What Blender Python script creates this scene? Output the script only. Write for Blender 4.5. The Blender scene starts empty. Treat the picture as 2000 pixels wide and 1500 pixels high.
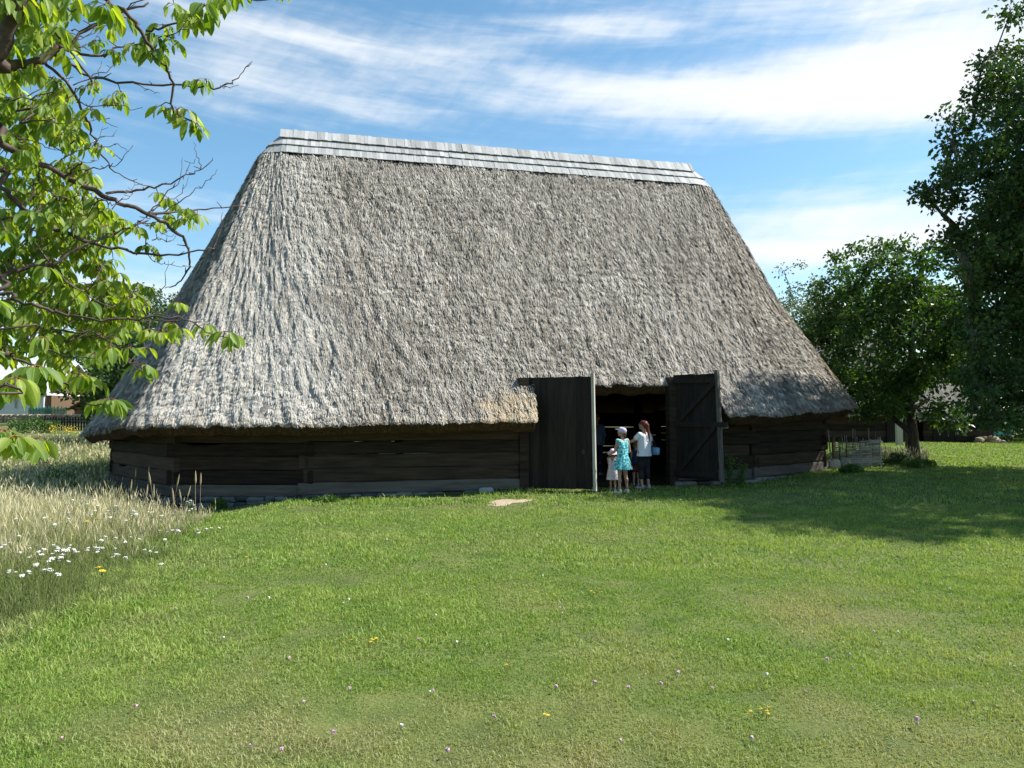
import bpy, math, random
import numpy as np
from mathutils import Vector
random.seed(7); rng = np.random.default_rng(11)
R = math.radians
scene = bpy.context.scene
COL = scene.collection
# ------------------------------------------------------------------ camera
CAMZ, F, PITCH = 1.68, 1444.0, R(2.18)
cd = bpy.data.cameras.new("camera"); cam = bpy.data.objects.new("camera", cd); COL.objects.link(cam)
cam.location = (0, 0, CAMZ); cam.rotation_euler = (R(90) + PITCH, 0, 0)
cd.sensor_width = 36; cd.lens = 36 * F / 2000; cd.clip_start = 0.05; cd.clip_end = 3000
scene.camera = cam
scene.render.resolution_x, scene.render.resolution_y = 1024, 768
# ------------------------------------------------------------------ sun and sky
SUN_AZ, SUN_EL = R(9), R(48)
sd = bpy.data.lights.new("sun", 'SUN'); sun = bpy.data.objects.new("sun", sd); COL.objects.link(sun)
sd.energy = 5.0; sd.angle = R(0.5); sd.color = (1.0, 0.965, 0.90)
sv = Vector((math.cos(SUN_EL) * math.cos(SUN_AZ), math.cos(SUN_EL) * math.sin(SUN_AZ), math.sin(SUN_EL)))
sun.rotation_euler = sv.to_track_quat('Z', 'Y').to_euler(); sun.location = sv * 60
W = bpy.data.worlds.new("World"); scene.world = W; W.use_nodes = True
wt = W.node_tree; wt.nodes.clear()
def N(t, typ, **kw):
    n = t.nodes.new(typ)
    for k, v in kw.items(): setattr(n, k, v)
    return n
def MATH(t, op, a, b=None, c=None, clamp=False):
    n = N(t, 'ShaderNodeMath', operation=op, use_clamp=clamp)
    for i, x in enumerate((a, b, c)):
        if x is None: continue
        if isinstance(x, (int, float)): n.inputs[i].default_value = x
        else: t.links.new(x, n.inputs[i])
    return n.outputs[0]
sky = N(wt, 'ShaderNodeTexSky', sky_type='NISHITA', sun_disc=False)
sky.sun_elevation = SUN_EL; sky.sun_rotation = R(90) - SUN_AZ
sky.air_density = 1.0; sky.dust_density = 0.6; sky.ozone_density = 1.6; sky.altitude = 300
bg1 = N(wt, 'ShaderNodeBackground'); bg1.inputs[1].default_value = 0.10
tc = N(wt, 'ShaderNodeTexCoord'); sx = N(wt, 'ShaderNodeSeparateXYZ'); wt.links.new(tc.outputs['Generated'], sx.inputs[0])
az = MATH(wt, 'ARCTAN2', sx.outputs[0], sx.outputs[1]); el = MATH(wt, 'ARCSINE', sx.outputs[2])
# cirrus: noise stretched along the horizon, gently tilted, plus broad masses of cloud standing at given bearings
def cl_noise(sa, se, tilt, scale, detail, w, dist=0.6):
    e2 = MATH(wt, 'ADD', el, MATH(wt, 'MULTIPLY', az, tilt))
    cv = N(wt, 'ShaderNodeCombineXYZ')
    wt.links.new(MATH(wt, 'MULTIPLY', az, sa), cv.inputs[0]); wt.links.new(MATH(wt, 'MULTIPLY', e2, se), cv.inputs[1]); cv.inputs[2].default_value = w
    n = N(wt, 'ShaderNodeTexNoise'); n.inputs['Scale'].default_value = scale; n.inputs['Detail'].default_value = detail
    n.inputs['Roughness'].default_value = 0.54; n.inputs['Distortion'].default_value = dist
    wt.links.new(cv.outputs[0], n.inputs['Vector']); return n.outputs[0]
nA = cl_noise(0.9, 6.5, 0.05, 2.6, 8, 1.7, 0.7)
nB = cl_noise(1.8, 14.0, 0.07, 3.2, 9, 7.3, 0.5)
nC = cl_noise(14, 26, -0.5, 2.0, 5, 3.1, 0.3)
masses = [(1720, 150, 300, 46, 0.62, .0), (1880, 200, 240, 42, .5, .0), (1680, 450, 300, 40, .72, .0), (1750, 395, 220, 16, .30, .0), (1560, 300, 330, 40, -.35, 0), (500, 300, 300, 70, -.25, 0), (1560, 500, 300, 24, .35, 0), (980, 135, 520, 30, .50, .10), (600, 160, 240, 50, .25, .30),
          (1900, 50, 300, 70, .65, 0), (1350, 35, 420, 34, .38, 0), (1250, 190, 420, 26, .28, .04), (420, 130, 120, 60, .30, 0), (1690, 360, 200, 22, .35, 0),
          (330, 560, 300, 55, .42, 0), (400, 395, 160, 24, .30, 0), (1620, 600, 260, 24, .40, 0), (150, 300, 200, 160, .1, 0), (1450, 330, 160, 16, .2, 0)]
dens = None
for (px, py, rx, ry, amp, tl) in masses:
    a0 = math.atan((px - 1000) / F); e0 = math.atan((805 - py) / F * math.cos(a0))
    da = MATH(wt, 'MULTIPLY', MATH(wt, 'SUBTRACT', az, a0), F / rx)
    ee = MATH(wt, 'ADD', MATH(wt, 'SUBTRACT', el, e0), MATH(wt, 'MULTIPLY', MATH(wt, 'SUBTRACT', az, a0), tl))
    de = MATH(wt, 'MULTIPLY', ee, F / ry)
    r2 = MATH(wt, 'ADD', MATH(wt, 'MULTIPLY', da, da), MATH(wt, 'MULTIPLY', de, de))
    g = MATH(wt, 'MULTIPLY', MATH(wt, 'POWER', 2.718, MATH(wt, 'MULTIPLY', r2, -0.7)), amp)
    dens = g if dens is None else MATH(wt, 'ADD', dens, g)
wis = MATH(wt, 'ADD', MATH(wt, 'MULTIPLY', nA, 1.0), MATH(wt, 'MULTIPLY', nB, .95))
wis = MATH(wt, 'ADD', wis, MATH(wt, 'MULTIPLY', nC, 0.35))
d = MATH(wt, 'ADD', MATH(wt, 'MULTIPLY', dens, 1.05), MATH(wt, 'SUBTRACT', wis, 1.22))
d = MATH(wt, 'MULTIPLY', d, 0.95)
sm = N(wt, 'ShaderNodeMapRange', interpolation_type='SMOOTHERSTEP'); sm.inputs[1].default_value = -0.20; sm.inputs[2].default_value = 1.0
wt.links.new(d, sm.inputs[0])
bg2 = N(wt, 'ShaderNodeBackground'); bg2.inputs[0].default_value = (0.93, 0.97, 1.0, 1); bg2.inputs[1].default_value = 0.55
mx = N(wt, 'ShaderNodeMixShader'); wo = N(wt, 'ShaderNodeOutputWorld')
hs = N(wt, 'ShaderNodeHueSaturation'); hs.inputs['Saturation'].default_value = 1.14; hs.inputs['Hue'].default_value = 0.485; hs.inputs['Value'].default_value = 1.0
wt.links.new(sky.outputs[0], hs.inputs['Color'])
wt.links.new(hs.outputs[0], bg1.inputs[0]); wt.links.new(bg1.outputs[0], mx.inputs[1]); wt.links.new(bg2.outputs[0], mx.inputs[2])
wt.links.new(MATH(wt, 'MULTIPLY', sm.outputs[0], 0.97), mx.inputs[0]); wt.links.new(mx.outputs[0], wo.inputs[0])
scene.view_settings.view_transform = 'Standard'; scene.view_settings.look = 'None'
scene.view_settings.exposure = 1.0; scene.view_settings.gamma = 1
scene.cycles.max_bounces = 7; scene.cycles.transparent_max_bounces = 4; scene.cycles.diffuse_bounces = 3
# ------------------------------------------------------------------ helpers
def at(px, py, Y):
    dx = (px - 1000) / F; dy = (750 - py) / F
    yy = math.cos(PITCH) - dy * math.sin(PITCH); zz = math.sin(PITCH) + dy * math.cos(PITCH)
    t = Y / yy
    return np.array([dx * t, Y, CAMZ + zz * t])
def S(t): t = np.clip(t, 0, 1); return t * t * (3 - 2 * t)
def hash2(ix, iy, seed):
    h = (ix.astype(np.int64) * 374761393 + iy.astype(np.int64) * 668265263 + seed * 1442695041) & 0x7fffffff
    h = ((h ^ (h >> 13)) * 1274126177) & 0x7fffffff
    return ((h ^ (h >> 16)) & 0xffff) / 65535.0
def vn(x, y, seed=0):
    x = np.asarray(x, float); y = np.asarray(y, float)
    ix = np.floor(x); iy = np.floor(y); fx = x - ix; fy = y - iy
    fx = fx * fx * (3 - 2 * fx); fy = fy * fy * (3 - 2 * fy)
    a = hash2(ix, iy, seed); b = hash2(ix + 1, iy, seed); c = hash2(ix, iy + 1, seed); e = hash2(ix + 1, iy + 1, seed)
    return (a * (1 - fx) + b * fx) * (1 - fy) + (c * (1 - fx) + e * fx) * fy
def gz(x, y):
    x = np.asarray(x, float); y = np.asarray(y, float)
    z = -0.24 * S((-3.9 - x) / 2.2) * S((y - 9) / 4) * (1 - S((y - 17) / 8))
    z = z + 0.2 * S((x - 3) / 6) * S((y - 11) / 7)
    z = z + 0.95 * S((y - 18) / 42) * S((-x + 2) / 14)
    z = z + (vn(x * .35, y * .35, 5) - .5) * .05 * S((y - 2) / 4) + (vn(x * 1.3, y * 1.3, 6) - .5) * .015
    z = z + 1.5 * S((y - 80) / 300)
    return z
def gpix(px, py):
    dx = (px - 1000) / F; dy = (750 - py) / F
    yy = math.cos(PITCH) - dy * math.sin(PITCH); zz = math.sin(PITCH) + dy * math.cos(PITCH); xx = dx
    t = 3.0
    while t < 90:
        if CAMZ + zz * t < gz(xx * t, yy * t): break
        t += 0.02
    return np.array([xx * t, yy * t, float(gz(xx * t, yy * t))])
def tag(o, label, cat=None, group=None, kind=None):
    if label: o["label"] = label
    if cat: o["category"] = cat
    if group: o["group"] = group
    if kind: o["kind"] = kind
    return o
def empty(name, loc=(0, 0, 0), rz=0):
    o = bpy.data.objects.new(name, None); COL.objects.link(o); o.location = [float(v) for v in loc]; o.rotation_euler = (0, 0, rz); o.empty_display_size = .2
    return o
def mesh_np(name, V, Fa, m, parent=None, attrs=None, smooth=False, loc=None, uv=None):
    """Fa: list of int arrays (n,3) or (n,4)."""
    V = np.ascontiguousarray(V, dtype=np.float32)
    if not isinstance(Fa, (list, tuple)): Fa = [Fa]
    Fa = [np.asarray(f, dtype=np.int32) for f in Fa if len(f)]
    me = bpy.data.meshes.new(name); me.vertices.add(len(V)); me.vertices.foreach_set("co", V.ravel())
    li = np.concatenate([f.ravel() for f in Fa]); tot = np.concatenate([np.full(len(f), f.shape[1], np.int32) for f in Fa])
    st = np.concatenate([[0], np.cumsum(tot)[:-1]]).astype(np.int32)
    me.loops.add(len(li)); me.loops.foreach_set("vertex_index", li)
    me.polygons.add(len(tot)); me.polygons.foreach_set("loop_start", st)
    try: me.polygons.foreach_set("loop_total", tot)
    except Exception: pass
    me.polygons.foreach_set("use_smooth", np.full(len(tot), smooth))
    me.update(calc_edges=True); me.validate()
    if attrs:
        for k, a in attrs.items():
            at_ = me.attributes.new(k, 'FLOAT', 'POINT'); at_.data.foreach_set("value", np.ascontiguousarray(a, dtype=np.float32))
    if uv is not None:
        l = me.uv_layers.new(name="UVMap"); l.data.foreach_set("uv", np.ascontiguousarray(uv[li], dtype=np.float32).ravel())
    if m is not None:
        me.materials.append(m)
    o = bpy.data.objects.new(name, me); COL.objects.link(o)
    if parent is not None: o.parent = parent
    if loc is not None: o.location = [float(v) for v in loc]
    return o
class MB:
    def __init__(s): s.V = []; s.T = []; s.Q = []; s.A = []; s.n = 0
    def add(s, V, Q=None, T=None, a=0.5):
        V = np.asarray(V, float).reshape(-1, 3)
        s.V.append(V); s.A.append(np.full(len(V), a) if np.isscalar(a) else np.asarray(a))
        if Q is not None and len(Q): s.Q.append(np.asarray(Q) + s.n)
        if T is not None and len(T): s.T.append(np.asarray(T) + s.n)
        s.n += len(V)
    def obox(s, c, ax, ay, az_, a=0.5):
        """box: centre c and three half-axis vectors"""
        c = np.array(c, float); ax, ay, az_ = map(lambda v: np.array(v, float), (ax, ay, az_))
        V = [c + i * ax + j * ay + k * az_ for i in (-1, 1) for j in (-1, 1) for k in (-1, 1)]
        Q = [(0, 1, 3, 2), (4, 6, 7, 5), (0, 4, 5, 1), (2, 3, 7, 6), (0, 2, 6, 4), (1, 5, 7, 3)]
        s.add(V, Q=Q, a=a)
    def box(s, x0, x1, y0, y1, z0, z1, a=0.5):
        s.obox(((x0 + x1) / 2, (y0 + y1) / 2, (z0 + z1) / 2), ((x1 - x0) / 2, 0, 0), (0, (y1 - y0) / 2, 0), (0, 0, (z1 - z0) / 2), a)
    def tube(s, P, rad, n=6, a=0.5, cap=True, flat=None):
        P = np.asarray(P, float); m = len(P); rad = np.broadcast_to(np.asarray(rad, float), (m,))
        Tn = np.gradient(P, axis=0); Tn /= np.linalg.norm(Tn, axis=1)[:, None] + 1e-9
        up = np.array([0, 0, 1.0]) if abs(Tn[0][2]) < .9 else np.array([1.0, 0, 0])
        V = []
        for i in range(m):
            s1 = np.cross(Tn[i], up); s1 /= np.linalg.norm(s1) + 1e-9; s2 = np.cross(s1, Tn[i]); up = s2
            for k in range(n):
                t = 2 * math.pi * k / n
                V.append(P[i] + rad[i] * (s1 * math.cos(t) + s2 * math.sin(t) * (1 if flat is None else flat)))
        Q = []
        for i in range(m - 1):
            for k in range(n):
                Q.append((i * n + k, i * n + (k + 1) % n, (i + 1) * n + (k + 1) % n, (i + 1) * n + k))
        T = []
        if cap:
            V.append(P[0]); V.append(P[-1]); b = m * n
            for k in range(n):
                T.append((b, (k + 1) % n, k)); T.append((b + 1, (m - 1) * n + k, (m - 1) * n + (k + 1) % n))
        s.add(V, Q=Q, T=T, a=a)
    def build(s, name, m, parent=None, smooth=False, loc=None):
        V = np.concatenate(s.V); A = np.concatenate(s.A); Fa = []
        if s.T: Fa.append(np.concatenate([np.asarray(t).reshape(-1, 3) for t in s.T]))
        if s.Q: Fa.append(np.concatenate([np.asarray(t).reshape(-1, 4) for t in s.Q]))
        return mesh_np(name, V, Fa, m, parent, {'rnd': A}, smooth, loc)
def mat(name, cols, scale=4.0, stretch=(1, 1, 1), rough=.85, bump=0.0, bscale=None, detail=6, rnd=0.0, rcols=None, spec=.2, trans=0.0, tcol=None, sheen=0, lo=.3, hi=.7, attr2=None, a2col=None, big=None, metallic=0, bdist=.02):
    m = bpy.data.materials.new(name); m.use_nodes = True; t = m.node_tree; t.nodes.clear()
    out = N(t, 'ShaderNodeOutputMaterial'); p = N(t, 'ShaderNodeBsdfPrincipled')
    p.inputs['Roughness'].default_value = rough; p.inputs['Specular IOR Level'].default_value = spec; p.inputs['Metallic'].default_value = metallic
    tcn = N(t, 'ShaderNodeTexCoord'); mp = N(t, 'ShaderNodeMapping'); mp.inputs['Scale'].default_value = stretch
    t.links.new(tcn.outputs['Object'], mp.inputs[0])
    nz = N(t, 'ShaderNodeTexNoise'); nz.inputs['Scale'].default_value = scale; nz.inputs['Detail'].default_value = detail; nz.inputs['Roughness'].default_value = .6
    t.links.new(mp.outputs[0], nz.inputs['Vector'])
    fac = nz.outputs[0]
    if rnd > 0:
        a = N(t, 'ShaderNodeAttribute', attribute_name='rnd')
        fac = MATH(t, 'ADD', MATH(t, 'MULTIPLY', fac, 1 - rnd), MATH(t, 'MULTIPLY', a.outputs['Fac'], rnd))
    rp = N(t, 'ShaderNodeValToRGB'); e = rp.color_ramp.elements
    n = len(cols); KA = .74
    while len(e) < n: e.new(.5)
    for i, c in enumerate(cols):
        e[i].position = lo + (hi - lo) * i / max(1, n - 1); e[i].color = (c[0] * KA, c[1] * KA, c[2] * KA, 1)
    t.links.new(fac, rp.inputs[0]); c = rp.outputs[0]
    if big:   # (color, scale, amount)
        nb = N(t, 'ShaderNodeTexNoise'); nb.inputs['Scale'].default_value = big[1]; nb.inputs['Detail'].default_value = 5
        t.links.new(tcn.outputs['Object'], nb.inputs['Vector'])
        mr = N(t, 'ShaderNodeMapRange'); mr.inputs[1].default_value = .42; mr.inputs[2].default_value = .66; mr.inputs[4].default_value = big[2]
        t.links.new(nb.outputs[0], mr.inputs[0])
        mxn = N(t, 'ShaderNodeMix', data_type='RGBA'); t.links.new(mr.outputs[0], mxn.inputs[0]); t.links.new(c, mxn.inputs[6]); mxn.inputs[7].default_value = (big[0][0] * KA, big[0][1] * KA, big[0][2] * KA, 1)
        c = mxn.outputs[2]
    for (an, ac) in (attr2 or []):
        a = N(t, 'ShaderNodeAttribute', attribute_name=an)
        mxn = N(t, 'ShaderNodeMix', data_type='RGBA'); t.links.new(a.outputs['Fac'], mxn.inputs[0]); t.links.new(c, mxn.inputs[6])
        if isinstance(ac, tuple): mxn.inputs[7].default_value = (ac[0] * KA, ac[1] * KA, ac[2] * KA, 1)
        else:
            ml = N(t, 'ShaderNodeMix', data_type='RGBA', blend_type='MULTIPLY'); ml.inputs[0].default_value = 1; t.links.new(c, ml.inputs[6]); ml.inputs[7].default_value = (*ac[0:3], 1); t.links.new(ml.outputs[2], mxn.inputs[7])
        c = mxn.outputs[2]
    t.links.new(c, p.inputs['Base Color'])
    if bump > 0:
        bn = N(t, 'ShaderNodeBump'); bn.inputs['Strength'].default_value = bump; bn.inputs['Distance'].default_value = bdist
        if bscale:
            n2 = N(t, 'ShaderNodeTexNoise'); n2.inputs['Scale'].default_value = bscale; n2.inputs['Detail'].default_value = 6; t.links.new(mp.outputs[0], n2.inputs['Vector']); t.links.new(n2.outputs[0], bn.inputs['Height'])
        else: t.links.new(nz.outputs[0], bn.inputs['Height'])
        t.links.new(bn.outputs[0], p.inputs['Normal'])
    sh = p.outputs[0]
    if trans > 0:
        tr = N(t, 'ShaderNodeBsdfTranslucent')
        if tcol:
            ml = N(t, 'ShaderNodeMix', data_type='RGBA', blend_type='MULTIPLY'); ml.inputs[0].default_value = 1; t.links.new(c, ml.inputs[6]); ml.inputs[7].default_value = (*tcol, 1); t.links.new(ml.outputs[2], tr.inputs[0])
        else: t.links.new(c, tr.inputs[0])
        ms = N(t, 'ShaderNodeMixShader'); ms.inputs[0].default_value = trans; t.links.new(sh, ms.inputs[1]); t.links.new(tr.outputs[0], ms.inputs[2]); sh = ms.outputs[0]
    t.links.new(sh, out.inputs[0])
    return m
M = {}
M['ground'] = mat('lawn_soil', [(.06, .095, .02), (.12, .16, .035), (.18, .19, .06)], scale=2.2, bump=.6, bscale=30, big=((.17, .15, .07), .5, .5))
M['grass'] = mat('grass_blade', [(.13, .255, .036), (.24, .395, .062), (.37, .49, .11), (.56, .58, .25)], scale=.55, rnd=.62, lo=.25, hi=.85, rough=.55, spec=.35, trans=.35, tcol=(1.3, 1.25, .6), attr2=[('dry', (.50, .46, .25))])
M['tallgrass'] = mat('tall_grass_blade', [(.12, .19, .035), (.32, .35, .10), (.56, .52, .25), (.80, .71, .46)], scale=.8, rnd=.8, lo=.2, hi=.8, rough=.6, trans=.3, attr2=[('green', (.12, .20, .03))])
M['thatch'] = mat('thatch_straw', [(.14, .122, .095), (.37, .33, .272), (.57, .52, .44), (.80, .745, .66)], scale=.9, rnd=.72, lo=.12, hi=.88, rough=.8, spec=.15, attr2=[('pale', (.76, .725, .645)), ('fresh', (.66, .53, .35))], big=((.40, .355, .29), .35, .35))
M['thatch_base'] = mat('thatch_bed', [(.12, .105, .09), (.26, .24, .21), (.38, .355, .315)], scale=3, stretch=(3, 3, 1), rough=.95, bump=.8, bscale=14, bdist=.04)
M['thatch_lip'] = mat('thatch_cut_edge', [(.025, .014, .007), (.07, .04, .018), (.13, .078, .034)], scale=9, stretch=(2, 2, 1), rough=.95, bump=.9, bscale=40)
M['shingle'] = mat('weathered_shingle', [(.30, .30, .29), (.44, .44, .43), (.60, .60, .58)], scale=3, stretch=(4, 4, .6), rnd=.65, lo=.2, hi=.8, rough=.7, bump=.3, bscale=18)
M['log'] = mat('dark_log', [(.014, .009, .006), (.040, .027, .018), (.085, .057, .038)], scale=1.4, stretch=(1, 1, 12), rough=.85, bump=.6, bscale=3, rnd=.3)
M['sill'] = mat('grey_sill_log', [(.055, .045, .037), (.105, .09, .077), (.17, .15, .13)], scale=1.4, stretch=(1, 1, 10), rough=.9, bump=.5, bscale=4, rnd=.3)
M['plank'] = mat('old_plank', [(.014, .010, .008), (.028, .021, .016), (.045, .034, .026)], scale=2.2, stretch=(9, 9, 1), rough=.85, bump=.4, bscale=5, rnd=.3)
M['edgewood'] = mat('weathered_timber', [(.34, .31, .25), (.55, .50, .41), (.70, .65, .54)], scale=2, stretch=(8, 8, 1), rough=.85, bump=.4, rnd=.2)
M['greypost'] = mat('grey_door_post', [(.06, .052, .045), (.12, .11, .095), (.20, .185, .16)], scale=2, stretch=(8, 8, 1), rough=.85, bump=.4)
M['stone'] = mat('field_stone', [(.07, .075, .075), (.14, .145, .14), (.24, .24, .23)], scale=3, rough=.9, bump=.5, bscale=14, rnd=.6)
M['palestone'] = mat('pale_stone', [(.36, .37, .38), (.5, .5, .5)], scale=4, rough=.9, bump=.4)
M['dirt'] = mat('bare_dirt', [(.34, .26, .17), (.54, .44, .32)], scale=4, rough=.95, bump=.5, bscale=25)
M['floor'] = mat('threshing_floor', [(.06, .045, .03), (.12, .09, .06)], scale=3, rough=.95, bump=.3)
M['gravel'] = mat('gravel_path', [(.34, .33, .31), (.52, .50, .47)], scale=9, rough=.95, bump=.6, bscale=50)
M['bark'] = mat('grey_bark', [(.045, .036, .03), (.10, .083, .07), (.16, .14, .12)], scale=5, stretch=(3, 3, .7), rough=.9, bump=.6, bscale=16)
M['twig'] = mat('cherry_twig', [(.05, .032, .028), (.10, .07, .06), (.17, .13, .11)], scale=14, rough=.75, bump=.4)
M['leafdark'] = mat('leaf_dark', [(.022, .052, .010), (.052, .11, .018), (.12, .19, .035)], scale=.9, rnd=.6, lo=.2, hi=.85, rough=.5, spec=.4, trans=.28, tcol=(1.3, 1.5, .5))
M['leafmid'] = mat('leaf_mid', [(.035, .08, .015), (.065, .14, .022), (.12, .21, .04)], scale=.9, rnd=.6, lo=.2, hi=.85, rough=.45, spec=.45, trans=.34, tcol=(1.5, 1.6, .5))
M['leafpale'] = mat('leaf_pale', [(.09, .15, .05), (.16, .24, .09), (.24, .32, .14)], scale=.9, rnd=.6, rough=.5, trans=.35)
M['petiole'] = mat('red_petiole', [(.30, .08, .04), (.42, .18, .07)], scale=8, rough=.6)
M['white'] = mat('white_petals', [(.72, .72, .66), (.85, .85, .80)], scale=20, rough=.7)
M['yellow'] = mat('yellow_petals', [(.75, .50, .03), (.85, .62, .05)], scale=20, rough=.7)
M['pink'] = mat('clover_petals', [(.50, .24, .38), (.72, .48, .60)], scale=60, rough=.8)
M['stem'] = mat('plant_stem', [(.12, .17, .04), (.22, .24, .08)], scale=6, rough=.8)
M['drystem'] = mat('dry_stem', [(.28, .21, .11), (.42, .34, .20)], scale=6, rough=.8)
M['weedleaf'] = mat('weed_leaf', [(.05, .12, .02), (.12, .22, .04)], scale=5, rnd=.4, rough=.55, trans=.3)
M['wattle'] = mat('peeled_wattle', [(.30, .27, .21), (.52, .48, .40), (.70, .67, .60)], scale=6, rnd=.7, rough=.8)
M['iron'] = mat('rusty_iron', [(.06, .04, .03), (.12, .07, .05)], scale=12, rough=.7, metallic=.3)
M['whitewall'] = mat('limewash', [(.74, .74, .74), (.84, .84, .83)], scale=2, rough=.9, bump=.1)
M['boardroof'] = mat('pale_board_roof', [(.60, .60, .62), (.78, .78, .79)], scale=2, stretch=(6, .3, .3), rough=.8, rnd=.4)
M['slate'] = mat('grey_slate', [(.22, .24, .28), (.32, .34, .38)], scale=4, rough=.7)
M['brownboard'] = mat('brown_boards', [(.12, .075, .045), (.20, .13, .08)], scale=3, stretch=(6, 6, 1), rough=.85)
M['orange'] = mat('orange_boards', [(.26, .12, .06), (.38, .20, .11)], scale=3, rough=.85)
M['greenpaint'] = mat('green_paint', [(.03, .16, .11), (.05, .22, .15)], scale=5, rough=.6)
M['glass'] = mat('dark_pane', [(.20, .21, .27), (.28, .29, .36)], scale=1, rough=.15, spec=.6)
M['teal'] = mat('teal_paint', [(.02, .16, .15), (.05, .28, .25)], scale=5, rough=.5)
M['rubber'] = mat('black_rubber', [(.015, .015, .015), (.03, .03, .03)], scale=5, rough=.8)
# near cherry leaf: pale midrib and side veins, light shining through
def leafmat():
    m = bpy.data.materials.new('cherry_leaf'); m.use_nodes = True; t = m.node_tree; t.nodes.clear()
    out = N(t, 'ShaderNodeOutputMaterial'); p = N(t, 'ShaderNodeBsdfPrincipled'); p.inputs['Roughness'].default_value = .5; p.inputs['Specular IOR Level'].default_value = .4
    uvn = N(t, 'ShaderNodeUVMap'); s = N(t, 'ShaderNodeSeparateXYZ'); t.links.new(uvn.outputs[0], s.inputs[0])
    ax = MATH(t, 'ABSOLUTE', MATH(t, 'SUBTRACT', s.outputs[0], .5))
    mid = MATH(t, 'LESS_THAN', ax, .035)
    v = MATH(t, 'SUBTRACT', MATH(t, 'MULTIPLY', s.outputs[1], 9), MATH(t, 'MULTIPLY', ax, 4.5))
    side = MATH(t, 'LESS_THAN', MATH(t, 'FRACT', v), .13)
    vein = MATH(t, 'MAXIMUM', mid, MATH(t, 'MULTIPLY', side, .45))
    a = N(t, 'ShaderNodeAttribute', attribute_name='rnd'); rp = N(t, 'ShaderNodeValToRGB'); e = rp.color_ramp.elements
    e[0].position = .0; e[0].color = (.05, .12, .012, 1); e[1].position = 1; e[1].color = (.27, .33, .06, 1); x = e.new(.5); x.color = (.14, .225, .03, 1)
    t.links.new(a.outputs['Fac'], rp.inputs[0])
    mxn = N(t, 'ShaderNodeMix', data_type='RGBA'); t.links.new(MATH(t, 'MULTIPLY', vein, .5), mxn.inputs[0]); t.links.new(rp.outputs[0], mxn.inputs[6]); mxn.inputs[7].default_value = (.30, .40, .10, 1)
    t.links.new(mxn.outputs[2], p.inputs['Base Color'])
    b = N(t, 'ShaderNodeBump'); b.inputs['Strength'].default_value = .5; b.inputs['Distance'].default_value = .002; t.links.new(vein, b.inputs['Height']); t.links.new(b.outputs[0], p.inputs['Normal'])
    tr = N(t, 'ShaderNodeBsdfTranslucent'); ml = N(t, 'ShaderNodeMix', data_type='RGBA', blend_type='MULTIPLY'); ml.inputs[0].default_value = 1
    t.links.new(mxn.outputs[2], ml.inputs[6]); ml.inputs[7].default_value = (2.2, 2.0, .45, 1); t.links.new(ml.outputs[2], tr.inputs[0])
    ms = N(t, 'ShaderNodeMixShader'); ms.inputs[0].default_value = .5; t.links.new(p.outputs[0], ms.inputs[1]); t.links.new(tr.outputs[0], ms.inputs[2]); t.links.new(ms.outputs[0], out.inputs[0])
    return m
M['cherry'] = leafmat()

# ------------------------------------------------------------------ ground
xs = np.concatenate([-np.geomspace(26, 900, 26)[::-1], np.linspace(-25.5, 25.5, 206), np.geomspace(26, 900, 26)])
ys = np.concatenate([-np.geomspace(4, 300, 12)[::-1], np.linspace(-3.5, 45, 196), np.geomspace(46, 1500, 34)])
GX, GY = np.meshgrid(xs, ys); GZ = gz(GX, GY)
nx, ny = len(xs), len(ys)
idx = np.arange(nx * ny).reshape(ny, nx)
Q = np.stack([idx[:-1, :-1], idx[:-1, 1:], idx[1:, 1:], idx[1:, :-1]], -1).reshape(-1, 4)
o = mesh_np('ground', np.stack([GX, GY, GZ], -1).reshape(-1, 3), Q, M['ground'], smooth=True)
tag(o, None, kind='structure')

# ------------------------------------------------------------------ the thatched barn
barn = empty('thatched_barn', (-0.37, 22.7, 0))
tag(barn, 'huge old log barn under a tall grey thatched roof with a grey shingle ridge', 'barn')
BO = np.array([-0.37, 22.7, 0.0])
RL = np.array([-6.6, 21.2]); RR = np.array([5.86, 24.2]); RZ = 9.78
EAVE = [(-4.0, 14.12, 1.42), (5.9, 16.5, 1.60), (8.75, 18.7, 1.78), (9.9, 24.3, 1.7), (9.2, 28.4, 1.5), (6.3, 31.3, 1.45),
        (3.2, 31.3, 1.45), (-6.6, 28.9, 1.4), (-9.5, 26.7, 1.4), (-11.6, 22.0, 1.25), (-10.55, 18.1, 1.07), (-7.25, 14.05, 1.41)]
CAPS = [(0, -76.5), (1, -76.5), (1, -35), (1, 10), (1, 45), (1, 75), (1, 103.5), (0, 103.5), (0, 145), (0, 178), (0, 200), (0, 236)]
E = np.array(EAVE)
seg = np.linalg.norm(np.roll(E, -1, 0)[:, :2] - E[:, :2], axis=1); cum = np.concatenate([[0], np.cumsum(seg)]); PER = cum[-1]
def loop_pts(r, z):
    return np.array([[*( (RR if e else RL) + r * np.array([math.cos(R(a)), math.sin(R(a))])), z] for e, a in CAPS])
def interp_loop(Pts, u):
    Pc = np.vstack([Pts, Pts[:1]]); u = np.mod(u, PER)
    return np.stack([np.interp(u, cum, Pc[:, k]) for k in range(3)], -1)
def sm_loop(Pts, u, w=.42):
    acc = 0; ks = np.linspace(-1, 1, 7)
    for k in ks: acc = acc + interp_loop(Pts, u + k * w)
    return acc / len(ks)
TOPP = loop_pts(.66, RZ - .76)
U_N0, U_N1 = cum[0] + (0.50 + 4.0) / .972, cum[0] + (4.62 + 4.0) / .972     # doorway notch in the front eave
def vmax(u):
    u = np.mod(u, PER)
    w = S((u - U_N0) / .10) * (1 - S((u - U_N1) / .12))
    return 1 - .116 * w + .006 * (vn(u * 3, u * 0, 3) - .5) + .006 * (vn(u * 9, u * 0, 4) - .5)
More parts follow.
